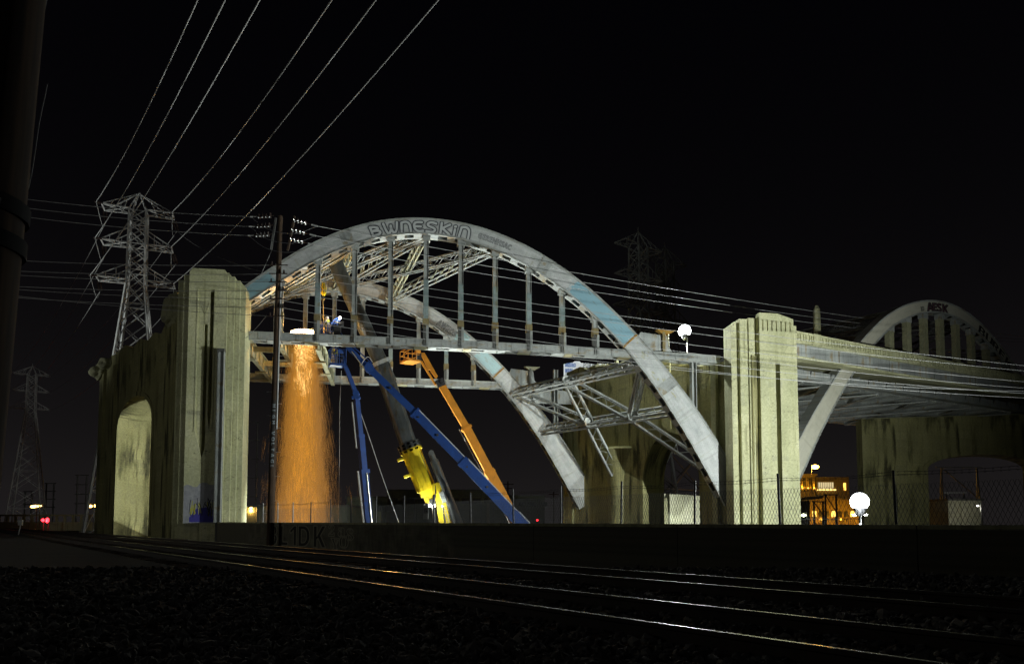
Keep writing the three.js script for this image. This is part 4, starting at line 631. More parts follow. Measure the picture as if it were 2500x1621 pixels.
// wooden utility pole with dead-end insulators
const UP = at(658, 1335, 45); let DE = [], LOW = [];
{
  const top = at(684, 528, 45.3), t = thing('utility_pole', 'dark wooden utility pole with white stencilled markings before the sparks', 'utility pole', F0, V(UP.x, -0.62, UP.z));
  const P = (f) => V(UP.x, -0.62, UP.z).lerp(top, f), pole = add(t, 'shaft', [rod(V(UP.x, -0.7, UP.z), top, 0.235, 14, 0.15)], M.wood), hgt = top.y + 0.62;
  add(pole, 'crossarm', [bar(top.clone().add(V(0.55, -2.3, 0.1)), top.clone().add(V(0.95, -0.05, 0.1)), 0.12, 0.16)], M.wood);
  add(pole, 'bracket', [bar(top.clone().add(V(-0.3, -0.1, 0)), top.clone().add(V(-0.55, -2.2, 0)), 0.1, 0.12)], M.galv);
  for (const [i, dy] of [0.02, -0.62, -1.22].entries()) for (const s of [-1, 1]) {
    const a = top.clone().add(V(s < 0 ? -0.4 - i * 0.06 : 0.72 - i * 0.1, dy - (s > 0 ? 0.25 : 0), 0.1)), e = s < 0 ? a.clone().add(V(-1.15, -0.05, -0.05)) : a.clone().add(V(1.3, -0.32, -0.1)), d = e.clone().sub(a).normalize(), g = [];
    for (let n = 0; n < 4; n++) { const p = a.clone().addScaledVector(d, 0.2 + n * 0.24); g.push(rod(p, p.clone().addScaledVector(d, 0.12), 0.17, 12, 0.06)); }
    const ins = add(t, 'insulator_string', [g, rod(a, e, 0.025, 6)], M.porcelain); add(ins, 'glazed_cap', [0, 1, 2, 3].map((n) => new THREE.SphereGeometry(0.045, 8, 6).translate(...a.clone().addScaledVector(d, 0.26 + n * 0.24).add(V(0, -0.13, 0.1)).toArray())), M.glassy);
    add(ins, 'clamp', [rod(e, e.clone().addScaledVector(d, 0.4), 0.05, 8)], M.galv); DE.push([s, i, e.clone().addScaledVector(d, 0.38)]);
  }
  for (const i of [0, 1, 2]) { const a = DE[i * 2][2], b = DE[i * 2 + 1][2]; add(t, 'jumper', [tube([a, a.clone().lerp(b, 0.3).add(V(0, -0.75, 0.2)), a.clone().lerp(b, 0.7).add(V(0, -0.75, 0.2)), b], 0.018, 20, 5)], M.cable); }
  for (let i = 0; i < 16; i++) { const p = P(0.03 + i * 0.036); add(t, 'step_bolt', [rod(p.clone().add(V(i % 2 ? 0.2 : -0.2, 0, 0.05)), p.clone().add(V(i % 2 ? 0.5 : -0.5, 0, 0.08)), 0.014, 6)], M.galv); }
  for (let i = 0; i < 7; i++) { const p = P(0.845 - i * 0.026), s = i % 2 ? 1 : -1; LOW.push(p.clone().add(V(s * 0.25, 0, 0.2))); add(t, 'cable_bracket', [rod(p.clone().add(V(-0.55, 0, 0.2)), p.clone().add(V(0.62, 0, 0.2)), 0.035, 6), rod(p.clone().add(V(s * 0.4, 0.02, 0.2)), p.clone().add(V(s * 0.4, 0.24, 0.2)), 0.07, 8, 0.04)], M.porcelain); }
  add(t, 'riser_conduit', [rod(P(0.35).add(V(0.22, 0, 0.1)), P(0.8).add(V(0.2, 0, 0.1)), 0.05, 8)], M.galv);
  const c = document.createElement('canvas'); c.width = 64; c.height = 1024; const x = c.getContext('2d'); x.fillStyle = '#2a2621'; x.fillRect(0, 0, 64, 1024); for (let i = 0; i < 500; i++) { x.fillStyle = `rgba(${rnd() < 0.5 ? '16,14,12' : '62,54,46'},0.3)`; x.fillRect(rr(0, 64), rr(0, 1024), 2, rr(10, 90)); }
  x.fillStyle = '#8e979b'; x.font = 'bold 66px sans-serif'; [...'HIGH VOLTAGE  3M'].forEach((ch, i) => { x.save(); x.translate(32, 60 + i * 62); x.rotate(Math.PI / 2); x.fillText(ch, -20, 18); x.restore(); });
  const tx = new THREE.CanvasTexture(c); tx.colorSpace = THREE.SRGBColorSpace; const pl = new THREE.CylinderGeometry(0.222, 0.232, 5.8, 14, 1, true, -0.5, 1.2), q = P(0.3); pl.rotateZ(-0.012).translate(q.x, q.y, q.z); pl.userData.keep = true; add(pole, 'stencilled_marking', [pl], mat({ map: tx, roughness: 0.8 }));
  // wires left and right of the pole
  const left = [[0, 474, 50], [0, 495, 50], [0, 517, 50]], right = [[2620, 829], [2620, 834], [2620, 839]], nm = ['upper', 'middle', 'lower'];
  for (const [s, i, p] of DE) if (s < 0) wire('service_wire', `${nm[i]} of three bright wires from the utility pole to the left edge`, sagged(at(left[i][0] - 60, left[i][1] - 4, 50), p, 0.25), 0.018, 'upper wires of the utility pole'); else wire('service_wire', `${nm[i]} of three bright wires from the utility pole over the arch to the right`, sagged(p, at(...right[i], 120), [1.2, 1.35, 1.5][i], 16), 0.02, 'upper wires of the utility pole');
  const lo = [[633, 893], [660, 905], [668, 931], [697, 946], [702, 958], [722, 968], [714, 950]];
  LOW.forEach((p, i) => { wire('telephone_cable', `${['topmost', 'second', 'third', 'fourth', 'fifth', 'lowest', 'sixth'][i]} of the lower cables left of the utility pole`, sagged(at(-60, lo[i][0] - 3, 50), p, 0.2), 0.015, 'lower cables of the utility pole'); wire('telephone_cable', `${['topmost', 'second', 'third', 'fourth', 'fifth', 'lowest', 'sixth'][i]} of the lower cables crossing before the hangers`, sagged(p, at(2560, lo[i][1] + 6, 60), 0.35 + 0.12 * i, 14), 0.017, 'lower cables of the utility pole'); });
  wire('guy_wire', 'slanting guy wire from the utility pole top to its lower arm', [top.clone().add(V(-0.5, -2.2, 0)), at(630, 686, 45)], 0.016, undefined, M.wire, 4);
  wire('guy_wire', 'long thin guy wire from the near pylon down to the utility pole', sagged(py1.tips.find((e) => e[0] === 1)[2], at(640, 664, 45), 0.6), 0.03, undefined, M.cable, 16);
  wire('guy_wire', 'thin guy wire from the utility pole down to the cream tower', sagged(at(650, 770, 45), at(598, 826, 52), 0.1), 0.016, undefined, M.wire, 6);
}
{ // leaning pole close by at the left edge
  const a = at(-8, -140, 3), b = at(-100, 760, 3), d = b.clone().sub(a).normalize(), foot = a.clone().addScaledVector(d, (a.y + 0.2) / -d.y), t = thing('leaning_pole', 'thick weathered wooden pole leaning in from the top left corner', 'utility pole', F0, foot);
  add(t, 'shaft', [rod(foot, a.clone().addScaledVector(d, -1.5), 0.205, 24, 0.19)], M.wood);
  for (const y of [500, 585]) { const p = at(0, y, 3), q = a.clone().addScaledVector(d, (a.y - p.y) / -d.y); add(t, 'clamp_band', [rod(q.clone().addScaledVector(d, -0.03), q.clone().addScaledVector(d, 0.04), 0.215, 20)], M.matte); add(t, 'crossarm', [bar(q.clone().add(V(-0.3, 0.1, 0.22)), q.clone().add(V(0.2, -0.05, 0.14)), 0.07, 0.09)], M.matte); }
  wire('loose_cable', 'loose dark cable hanging beside the leaning pole', [at(118, -30, 5), at(80, 130, 5), at(40, 200, 5), at(-20, 270, 5)], 0.006, undefined, M.cable, 20);
  wire('loose_cable', 'thin glinting cable hanging right of the leaning pole', [at(114, 205, 7), at(96, 290, 7), at(72, 440, 7), at(40, 560, 7), at(22, 640, 7), at(12, 670, 7)], 0.005, undefined, M.wire, 24);
}

// ---------------------------------------------------------------- people
function person(name, label, fr, foot, yaw, cloth, lean) { // standing worker, arms forward; one continuous body
  const S = 56, X = 1.02, mc = new MarchingCubes(S, M.cloth, false, false, 60000); mc.isolation = 0;
  const J = [[0, 0.95, 0, 0, 1.42, lean, 0.16, 0.18], [0, 1.42, lean, 0, 1.56, lean + 0.02, 0.09, 0.07], [0, 1.64, lean + 0.03, 0, 1.7, lean + 0.04, 0.105, 0.1]];
  for (const s of [-1, 1]) J.push([s * 0.1, 0.95, 0, s * 0.12, 0.5, 0.04, 0.105, 0.075], [s * 0.12, 0.5, 0.04, s * 0.13, 0.08, -0.02, 0.075, 0.05], [s * 0.13, 0.05, -0.03, s * 0.14, 0.05, 0.16, 0.05, 0.045], [s * 0.2, 1.4, lean, s * 0.27, 1.14, 0.1 + lean, 0.07, 0.055], [s * 0.27, 1.14, 0.1 + lean, s * 0.16, 1.12, 0.36 + lean, 0.05, 0.04], [s * 0.16, 1.12, 0.36 + lean, s * 0.15, 1.13, 0.46 + lean, 0.045, 0.035]);
  let k = 0;
  for (let z = 0; z < S; z++) for (let y = 0; y < S; y++) for (let x = 0; x < S; x++) {
    const px = ((x - S / 2) / (S / 2)) * X, py = ((y - S / 2) / (S / 2)) * X + 0.9, pz = ((z - S / 2) / (S / 2)) * X; let acc = 0;
    for (const [ax, ay, az, bx, by, bz, r0, r1] of J) { const vx = bx - ax, vy = by - ay, vz = bz - az, t = Math.max(0, Math.min(1, ((px - ax) * vx + (py - ay) * vy + (pz - az) * vz) / (vx * vx + vy * vy + vz * vz))), d = Math.hypot(px - ax - vx * t, py - ay - vy * t, pz - az - vz * t) - (r0 + (r1 - r0) * t); acc += Math.exp(-28 * d); }
    mc.field[k++] = Math.log(acc) / 28;
  }
  mc.update(); const n = mc.count ?? mc.geometry.drawRange.count, g = new THREE.BufferGeometry();
  g.setAttribute('position', new THREE.BufferAttribute(mc.positionArray.slice(0, n * 3), 3)); g.setAttribute('normal', new THREE.BufferAttribute(mc.normalArray.slice(0, n * 3), 3)); g.scale(X, X, X).translate(0, 0.9, 0);
  const place = (q) => q.rotateY(yaw).translate(foot.x, foot.y, foot.z), t = thing(name, label, 'person', fr, foot);
  add(t, 'body', [place(g)], cloth);
  add(t, 'hard_hat', [place(new THREE.SphereGeometry(0.135, 14, 8, 0, 6.3, 0, 1.6).scale(1, 0.85, 1.15).translate(0, 1.7, lean + 0.04)), place(new THREE.CylinderGeometry(0.15, 0.15, 0.015, 14).translate(0, 1.7, lean + 0.07))], M.hat);
  add(t, 'face', [place(new THREE.SphereGeometry(0.085, 12, 8).scale(0.9, 1.1, 0.7).translate(0, 1.63, lean + 0.085)), place(new THREE.SphereGeometry(0.018, 6, 6).translate(0, 1.63, lean + 0.155))], M.skin);
  add(t, 'vest', [place(new THREE.CylinderGeometry(0.205, 0.185, 0.46, 14, 1, true).scale(1, 1, 0.92).rotateX(lean * 1.6).translate(0, 1.2, lean * 0.6))], M.vest);
  return t;
}
// ---------------------------------------------------------------- boom lifts and crane
const B1 = (x, y, w) => on(F1, x, y, w);
function boomBox(t, name, a, b, h, w, m, o = {}) { const p = add(t, name, [bar(a, b, h, w), o.lips === false ? [] : [bar(a, a.clone().lerp(b, 0.012), h + 0.12, w + 0.1)]], m); return p; }
function basket(t, c, w, d, h, m, yaw = 0.2, slats = true) { // work platform with rails, tray and control box
  const pl = (g) => g.rotateY(yaw).translate(c.x, c.y, c.z), r = [], B = (x0, y0, z0, x1, y1, z1, k = 0.045) => pl(rod(V(x0, y0, z0), V(x1, y1, z1), k / 2 + 0.006, 6)); const a = w / 2, b = d / 2;
  for (const y of [0.12, h * 0.55, h]) r.push(B(-a, y, b, a, y, b), B(-a, y, -b, a, y, -b), B(-a, y, -b, -a, y, b), B(a, y, -b, a, y, b));
  for (const x of [-a, -a / 3, a / 3, a]) r.push(B(x, 0, b, x, h, b), B(x, 0, -b, x, h, -b)); r.push(B(-a, 0, 0, -a, h, 0), B(a, 0, 0, a, h, 0));
  const k = add(t, 'basket', r, m); add(k, 'floor_frame', [pl(box(0, 0, b, w, 0.14, 0.06)), pl(box(0, 0, -b, w, 0.14, 0.06)), pl(box(-a, 0, 0, 0.06, 0.14, d)), pl(box(a, 0, 0, 0.06, 0.14, d))], m);
  for (let i = 0; i < 4; i++) add(k, 'floor_slat', [pl(box(0, -0.02, -b + (d * (i + 0.5)) / 4, w - 0.1, 0.05, (d / 4) * 0.78))], slats);
  add(k, 'control_box', [pl(box(a * 0.45, h * 0.8, b + 0.08, 0.5, 0.32, 0.22))], m); return k;
}
{ // blue lift whose basket works above the girder
  const t = thing('boom_lift', 'blue boom lift with a long diagonal boom and its basket above the girder', 'boom lift', F1, V(22, -6.2, 0), 'boom lifts');
  const K = B1(901, 899, 2.2), c1 = B1(1014, 1009, 1.6), c2 = B1(1132, 1130, 1.0), c3 = B1(1257, 1262, 0.4), foot = B1(1400, 1420, -0.4);
  const s1 = boomBox(t, 'boom_section', c1, K, 0.62, 0.5, M.blue); boomBox(t, 'boom_section', c2, c1.clone().lerp(K, 0.05), 0.78, 0.62, M.blue); boomBox(t, 'boom_section', c3, c2.clone().lerp(c1, 0.04), 0.94, 0.74, M.blue); boomBox(t, 'boom_section', foot, c3.clone().lerp(c2, 0.04), 1.1, 0.86, M.blue);
  for (const c of [c1, c2, c3]) { add(t, 'collar', [bar(c.clone().lerp(K, -0.012), c.clone().lerp(K, 0.02), 1.05, 0.9)], M.blue); add(t, 'wear_pad', [box(c.x + 0.25, c.y - 0.4, c.z + 0.42, 0.16, 0.14, 0.06)], M.black); }
  const dir = K.clone().sub(c1).normalize(); for (const [p, q] of [[c1, K], [c2, c1], [c3, c2]]) add(t, 'access_hole', [rod(p.clone().lerp(q, 0.55).add(V(0, 0, 0.22)), p.clone().lerp(q, 0.55).add(V(0, 0, 0.47)), 0.11, 12)], M.black);
  const lift = V(0.27, 0.27, 0); for (const [p, q, h] of [[c2, c1, 1.15], [c3, c2, 1.4], [foot, c3, 1.65]]) { const u = lift.clone().multiplyScalar(h); add(t, 'cable_track', [bar(p.clone().add(u), q.clone().add(u), 0.09, 0.2)], M.galv); }  // pale track added along the boom's top edge as its rim highlight
  const J = B1(851, 850, 2.4), W = B1(826, 812, 2.6); add(t, 'knuckle', [rod(K.clone().add(V(0, 0, -0.4)), K.clone().add(V(0, 0, 0.4)), 0.42, 14), bar(K.clone().add(V(-0.2, 0.5, 0)), K.clone().add(V(0.2, -0.5, 0)), 0.4, 0.5)], M.blue);
  add(t, 'jib', [bar(K, J, 0.42, 0.34), bar(J, W, 0.36, 0.3), bar(K.clone().add(V(0.2, 0.5, 0)), J.clone().add(V(0.1, 0.4, 0)), 0.1, 0.1)], M.blue); add(t, 'jib_cylinder', [rod(K.clone().add(V(-0.3, -0.3, 0.3)), J.clone().add(V(0.3, -0.35, 0.3)), 0.06, 8)], M.chrome);
  add(t, 'hose', [tube([K.clone().add(V(0.3, 0.5, 0.3)), K.clone().add(V(-0.1, 0.95, 0.4)), K.clone().add(V(-0.5, 0.6, 0.3)), K.clone().add(V(-0.7, 0.2, 0.3))], 0.035, 16, 6)], M.galv);
  const c = B1(802, 821, 3.2); basket(t, c, 1.35, 0.95, 1.15, M.blue, 0.3, M.galv);
  const a0 = B1(812, 812, 2.8), a1 = B1(811, 788, 2.8), a2 = B1(818, 779, 2.8), a3 = B1(828, 776, 2.8);
  add(t, 'roll_bar', [tube([a0, a1, a2, a3], 0.05, 20, 8)], M.blue); add(t, 'roll_bar', [tube([a0.clone().add(V(0.12, 0, 0.3)), B1(814, 791, 2.5), B1(820, 784, 2.5), B1(829, 781, 2.5)], 0.05, 20, 8)], M.blue); add(t, 'roll_bar', [rod(a3, B1(830, 800, 2.8), 0.05, 8)], M.blue);
  add(t, 'control_gear', [box(W.x - 0.1, W.y + 0.2, W.z, 0.6, 0.9, 0.5), box(W.x + 0.2, W.y + 0.8, W.z + 0.1, 0.5, 0.4, 0.3), rod(W.clone().add(V(-0.3, 0.9, 0.2)), W.clone().add(V(0.4, 0.7, 0.2)), 0.07, 8)], M.black);
  const L = B1(829, 776, 2.7), lm = add(t, 'work_lamp', [rod(L.clone().add(V(-0.02, 0.03, -0.15)), L, 0.1, 10, 0.14)], M.black); add(lm, 'lamp_glass', [rod(L, L.clone().add(V(0.02, -0.02, 0.05)), 0.13, 12)], glow(1, 0.93, 0.82, 12)); lamp(t, L.clone().add(V(-0.1, -0.1, 0.35)), rgb(1, 0.93, 0.82), LAMP.basket, 5);
  add(t, 'chassis', [box(24.6, -5.3, 0.6, 6.4, 1.1, 2.5), box(23.4, -4.2, 0.6, 3, 1.4, 1.8)], M.blue); for (const x of [22.4, 26.8]) for (const z of [-0.8, 2]) add(t, 'wheel', [rod(V(x, -5.5, z - 0.25), V(x, -5.5, z + 0.25), 0.7, 18)], M.black);
  person('person', 'worker in pale clothes and white helmet in the upper blue basket', F1, c.clone().add(V(-0.05, 0.05, 0)), -2.2, M.clothPale, 0.12);
}
{ // blue lift whose basket hangs below the girder
  const t = thing('boom_lift', 'blue boom lift with a nearly upright boom and its basket below the girder', 'boom lift', F1, V(9, -6.2, -4), 'boom lifts');
  const c = B1(820, 893, 3.4), A = B1(842, 893, 3.4), J = B1(869, 962, 3.6), m1 = B1(880, 1065, 3.8), m2 = B1(888, 1152, 4), b = B1(912, 1420, 4.4);
  basket(t, c, 1.2, 1.05, 1.5, M.blue, 0.25, M.galv); add(t, 'basket_mount', [bar(c.clone().add(V(0.5, 0.1, 0)), A, 0.3, 0.3), box(A.x, A.y + 0.7, A.z, 0.18, 1.7, 0.4)], M.blue); add(t, 'control_gear', [box(A.x - 0.15, A.y + 1, A.z + 0.2, 0.3, 0.7, 0.3)], M.black);
  add(t, 'jib', [bar(A, J, 0.36, 0.34)], M.blue); add(t, 'knuckle', [rod(J.clone().add(V(0, 0, -0.4)), J.clone().add(V(0, 0, 0.4)), 0.3, 12), box(J.x, J.y - 0.35, J.z, 0.75, 0.2, 0.6)], M.blue);
  boomBox(t, 'boom_section', m1, J, 0.42, 0.4, M.blue); boomBox(t, 'boom_section', m2, m1.clone().lerp(J, 0.05), 0.54, 0.5, M.blue); boomBox(t, 'boom_section', b, m2.clone().lerp(m1, 0.05), 0.68, 0.62, M.blue);
  add(t, 'collar', [bar(m2.clone().lerp(J, -0.02), m2.clone().lerp(J, 0.03), 0.85, 0.8)], M.blue); add(t, 'collar', [bar(m1.clone().lerp(J, -0.02), m1.clone().lerp(J, 0.03), 0.6, 0.55)], M.blue);
  add(t, 'cable_track', [rod(B1(859, 982, 3.5), B1(870, 1095, 3.6), 0.07, 8), rod(B1(873, 1150, 3.6), B1(893, 1330, 4), 0.1, 8)], M.galv); add(t, 'lift_cylinder', [rod(B1(895, 1155, 3.7), B1(912, 1330, 4), 0.09, 10)], M.chrome);
  add(t, 'chassis', [box(10.4, -5.2, -4.6, 5.4, 1.2, 2.5)], M.blue); for (const x of [8.6, 12.4]) for (const z of [-6, -3.2]) add(t, 'wheel', [rod(V(x, -5.6, z - 0.22), V(x, -5.6, z + 0.22), 0.62, 18)], M.black);
  person('person', 'worker in dark clothes standing in the lower blue basket', F1, c.clone().add(V(0, 0.05, 0)), -1.2, M.cloth, 0.05);
}
{ // orange lift
  const t = thing('boom_lift', 'orange boom lift with its empty basket raised under the girder', 'boom lift', F1, V(21, -6.2, -6), 'boom lifts');
  const K = B1(1076, 938, 6), c1 = B1(1139, 1046, 6), c2 = B1(1196, 1154, 6), ft = B1(1300, 1350, 6);
  boomBox(t, 'boom_section', c1, K, 0.68, 0.55, M.orange); boomBox(t, 'boom_section', c2, c1.clone().lerp(K, 0.06), 0.82, 0.66, M.orange); boomBox(t, 'boom_section', ft, c2.clone().lerp(c1, 0.06), 0.98, 0.78, M.orange);
  for (const [c, d] of [[c1, K], [c2, c1]]) add(t, 'collar', [bar(c.clone().lerp(d, -0.02), c.clone().lerp(d, 0.03), 1.05, 0.85)], M.orange);
  add(t, 'extend_rod', [rod(B1(1120, 1048, 5.5), B1(1186, 1170, 5.5), 0.035, 6), rod(B1(1186, 1165, 5.5), B1(1250, 1290, 5.5), 0.06, 6)], M.chrome);
  const U = B1(1031, 866, 6), L = B1(1028, 882, 6); add(t, 'knuckle', [box(K.x - 0.05, K.y + 0.1, K.z, 0.75, 0.75, 0.6, 0, 0, 0.4), rod(K.clone().add(V(0.1, 0.2, 0.2)), K.clone().add(V(0.1, 0.2, 0.5)), 0.2, 10)], M.black); add(t, 'pivot_pin', [rod(K.clone().add(V(0.25, 0.25, 0.1)), K.clone().add(V(0.25, 0.25, 0.5)), 0.13, 10)], M.chrome);
  add(t, 'jib', [prism([[-0.2, 0.12], [0.2, 0.16], [1.5, -2.1], [1.32, -2.35], [0.75, -1.5], [0.55, -1.45]], -0.2, 0.2).translate(U.x, U.y, U.z)], M.orange); add(t, 'jib_link', [bar(L, K.clone().add(V(-0.5, -0.1, 0)), 0.2, 0.2)], M.orange); add(t, 'jib_head', [box(U.x - 0.3, U.y - 0.25, U.z, 0.4, 0.7, 0.5), rod(U.clone().add(V(-0.7, -0.6, 0)), U.clone().add(V(0, -0.6, 0)), 0.06, 8)], M.black);
  const c = B1(1001, 884, 6.3); basket(t, c, 1.35, 1.7, 1.1, M.orange, 0.45, M.orange); add(t, 'bumper_bar', [tube([c.clone().add(V(-0.75, 0.3, 0.9)), c.clone().add(V(-0.5, 0.75, 1)), c.clone().add(V(0.2, 1.1, 0.8))], 0.035, 14, 6)], M.orange);
  add(t, 'chassis', [box(24, -5.2, -6, 5.6, 1.2, 2.5)], M.orange); for (const x of [22, 26]) for (const z of [-7.4, -4.6]) add(t, 'wheel', [rod(V(x, -5.6, z - 0.22), V(x, -5.6, z + 0.22), 0.62, 18)], M.black);
}
{ // big telescopic crane
  const W = 7, t = thing('telescopic_crane', 'huge telescopic crane with yellow base boom and grey tubes through the arch', 'crane', F1, V(16, -6.2, -8));
  const tip = B1(812, 630, W - 0.6), r1 = B1(929, 886, W), r0 = B1(997, 1085, W), yl = B1(1041, 1196, W), foot = B1(1096, 1360, W), dir = tip.clone().sub(yl).normalize();
  const oct = (a, b, rx, ry, m, name) => { const { L, m: mm } = basis(a, b), sh = []; for (let i = 0; i < 20; i++) { const an = (i / 20) * 6.2832, c = Math.cos(an), s = Math.sin(an); sh.push([c * rx * (s > 0 ? 1 : 0.96), (s > 0 ? Math.sign(s) * Math.pow(Math.abs(s), 0.45) : s) * ry]); } const g = prism(sh.map(([x, y]) => [x, y]), -L / 2, L / 2).rotateY(Math.PI / 2); return add(t, name, [g.applyMatrix4(mm)], m); };
  oct(r1.clone().lerp(tip, -0.2), tip, 0.62, 0.72, M.tube, 'boom_tube'); oct(r0.clone().lerp(r1, -0.1), r1, 0.76, 0.84, M.tube, 'boom_tube'); oct(r1.clone().lerp(tip, -0.02), r1.clone().lerp(tip, 0.015), 0.86, 0.96, M.steelPlain, 'boom_collar');
  oct(yl, r0.clone().lerp(yl, 0.1), 0.92, 0.98, M.yellow, 'base_boom');
  for (const [f, m] of [[-0.02, M.tube], [0.045, M.tube], [0.115, M.yellow]]) { const p = r0.clone().lerp(yl, f), q = r0.clone().lerp(yl, f + 0.055), k = oct(q, p, 1.06, 1.12, m, 'boom_collar'); const { m: mm } = basis(q, p), y = V(0, 1, 0).transformDirection(mm), z = V(0, 0, 1).transformDirection(mm); for (const [u, v] of [[-0.9, 0.5], [-0.55, 0.85], [0, 1.02], [0.5, 0.93], [0.85, 0.6]]) add(k, 'slot', [box(0, 0, 0, 0.16, 0.3, 0.14).applyMatrix4(new THREE.Matrix4().makeBasis(q.clone().sub(p).normalize(), y, z)).translate(...p.clone().lerp(q, 0.5).addScaledVector(y, u * 1.06).addScaledVector(z, -v * 1.02).toArray())], M.black); }
  const side = (f, off) => r0.clone().lerp(yl, f).add(V(-off * 0.93, -off * 0.37, 0.3));
  for (const f of [0.24, 0.6]) add(t, 'boom_lug', [bar(side(f, 0.85), side(f, 1.6), 0.26, 0.5)], M.yellow);
  add(t, 'boom_rib', [bar(r0.clone().lerp(yl, 0.16).add(V(0.1, 0, 1.0)), yl.clone().add(V(0.1, 0, 0.98)), 0.08, 0.06), bar(r0.clone().lerp(yl, 0.3).add(V(-0.6, -0.1, 0.8)), yl.clone().add(V(-0.55, 0, 0.8)), 0.06, 0.05)], M.yellow);
  const ax = yl.clone().sub(r0).normalize(), y1 = yl.clone().addScaledVector(ax, 0.55), y2 = yl.clone().addScaledVector(ax, 1.25);
  add(t, 'boom_foot', [bar(yl.clone().addScaledVector(ax, -0.05), y1, 1.55, 1.5), bar(y1, y2, 1.1, 1.2)], M.yellow); add(t, 'pivot_pin', [rod(y2.clone().add(V(0, 0, -0.8)), y2.clone().add(V(0, 0, 0.8)), 0.24, 14)], M.steelDark);
  for (const f of [0.35, 0.5, 0.72, 0.9]) add(t, 'hose_clamp', [box(0, 0, 0, 0.2, 0.16, 0.12).translate(...r0.clone().lerp(yl, f).add(V(0.62, 0.2, 0.72)).toArray())], M.black); add(t, 'hydraulic_hose', [tube([0.2, 0.4, 0.6, 0.8, 1].map((f, i) => r0.clone().lerp(yl, f).add(V(0.64 + (i % 2) * 0.06, 0.2, 0.76))), 0.05, 20, 6)], M.black);
  const cy0 = B1(1052, 1106, W - 1.2), cy1 = B1(1140, 1330, W - 1.2), cm = cy0.clone().lerp(cy1, 0.08); add(t, 'lift_cylinder', [rod(cy1, cm, 0.44, 18, 0.42)], M.tube); add(t, 'lift_cylinder_cap', [rod(cm, cy0, 0.3, 14), rod(cy0.clone().add(V(0, 0, -0.4)), cy0.clone().add(V(0, 0, 0.4)), 0.25, 12)], M.steelDark);
  add(t, 'hydraulic_hose', [tube([B1(1060, 1160, W - 1.3), B1(1063, 1195, W - 1.4), B1(1059, 1240, W - 1.4), B1(1066, 1290, W - 1)], 0.08, 18, 7)], M.black); add(t, 'hydraulic_hose', [tube([B1(1084, 1200, W - 1.6), B1(1092, 1225, W - 1.7), B1(1100, 1255, W - 1.7), B1(1112, 1300, W - 1.4)], 0.07, 18, 7)], M.black);
  add(t, 'winch_housing', [bar(B1(1066, 1178, W - 0.6), B1(1092, 1300, W - 0.6), 0.9, 1.0), bar(B1(1064, 1180, W - 1), B1(1070, 1200, W - 1), 1.05, 0.9)], M.yellow); add(t, 'winch_cover', [bar(B1(1077, 1200, W - 1.3), B1(1087, 1227, W - 1.3), 0.5, 0.4)], M.steelPlain);
  for (const x of [1055, 1068, 1080, 1100]) add(t, 'support_leg', [rod(B1(x, 1232, W - 1), B1(x + 14, 1330, W - 1), 0.14, 10)], x === 1080 || x === 1055 ? M.chrome : M.yellow);
  add(t, 'ladder', [bar(B1(1083, 1235, W - 1.4), B1(1110, 1320, W - 1.4), 0.06, 0.06), bar(B1(1097, 1232, W - 1.4), B1(1124, 1318, W - 1.4), 0.06, 0.06), [0, 1, 2, 3, 4, 5, 6, 7].map((i) => bar(B1(1083 + i * 3.4, 1236 + i * 10.6, W - 1.4), B1(1097 + i * 3.4, 1233 + i * 10.6, W - 1.4), 0.05, 0.05))], M.galv);
  for (const x of [1049, 1060]) { const p = B1(x, 1234, W - 1.4), l = add(t, 'work_lamp', [rod(p.clone().add(V(0, 0.06, -0.14)), p, 0.08, 10, 0.15)], M.black); add(l, 'lamp_glass', [rod(p, p.clone().add(V(0, -0.02, 0.05)), 0.14, 12)], glow(0.95, 1, 1, 16)); lamp(t, p.clone().add(V(0, -0.15, 0.4)), COOL, LAMP.crane, 6); }
  add(t, 'carrier', [box(18.6, -4.9, -8, 15, 1.5, 3), box(17, -3.2, -8, 5, 2, 2.8)], M.yellow); for (let x = 12.6; x < 26; x += 2.4) for (const z of [-9.5, -6.5]) add(t, 'wheel', [rod(V(x, -5.5, z - 0.25), V(x, -5.5, z + 0.25), 0.75, 18)], M.black);
  // hook block hanging from the boom head
  const hs0 = 0.58, hk = B1(789, 706, W - 0.5), h = thing('hook_block', 'yellow crane hook block hanging among the hangers', 'hook block', F1, hk);
  add(h, 'sheave_block', [prism([[-0.42, -0.6], [-0.2, -1.0], [0.2, -1.0], [0.42, -0.6], [0.46, 0.4], [0.2, 0.95], [-0.2, 0.95], [-0.46, 0.4]], -0.4, 0.4).scale(hs0, hs0, hs0).translate(hk.x, hk.y, hk.z)], M.yellow); for (const x of [-0.25, 0.1, 0.36]) add(h, 'cheek_plate', [prism([[-0.06, -0.7], [0.06, -0.7], [0.06, 0.7], [-0.06, 0.7]], 0.4, 0.46).scale(hs0, hs0, hs0).translate(hk.x + x * hs0, hk.y, hk.z)], M.steelDark);
  add(h, 'hook', [tube([hk.clone().add(V(0, -0.55, 0)), hk.clone().add(V(0.02, -0.8, 0)), hk.clone().add(V(0.14, -0.95, 0)), hk.clone().add(V(0, -1.08, 0)), hk.clone().add(V(-0.14, -0.92, 0))], 0.05, 18, 8)], M.rust);
  add(h, 'hoist_rope', [-0.2, 0, 0.2].map((x) => rod(hk.clone().add(V(x, 0.5, 0)), tip.clone().add(V(-0.2 + x, -0.3, 0.3)), 0.025, 5)), M.steelDark);
  wire('sling_chain', 'rusty sling chain hanging from the hook block to the girder', [hk.clone().add(V(-0.02, -1.05, 0)), B1(789, 760, W - 0.5), B1(790, 800, W - 0.3), B1(791, 842, W)].map((p) => F1.world(p)), 0.05, undefined, M.rust, 20);
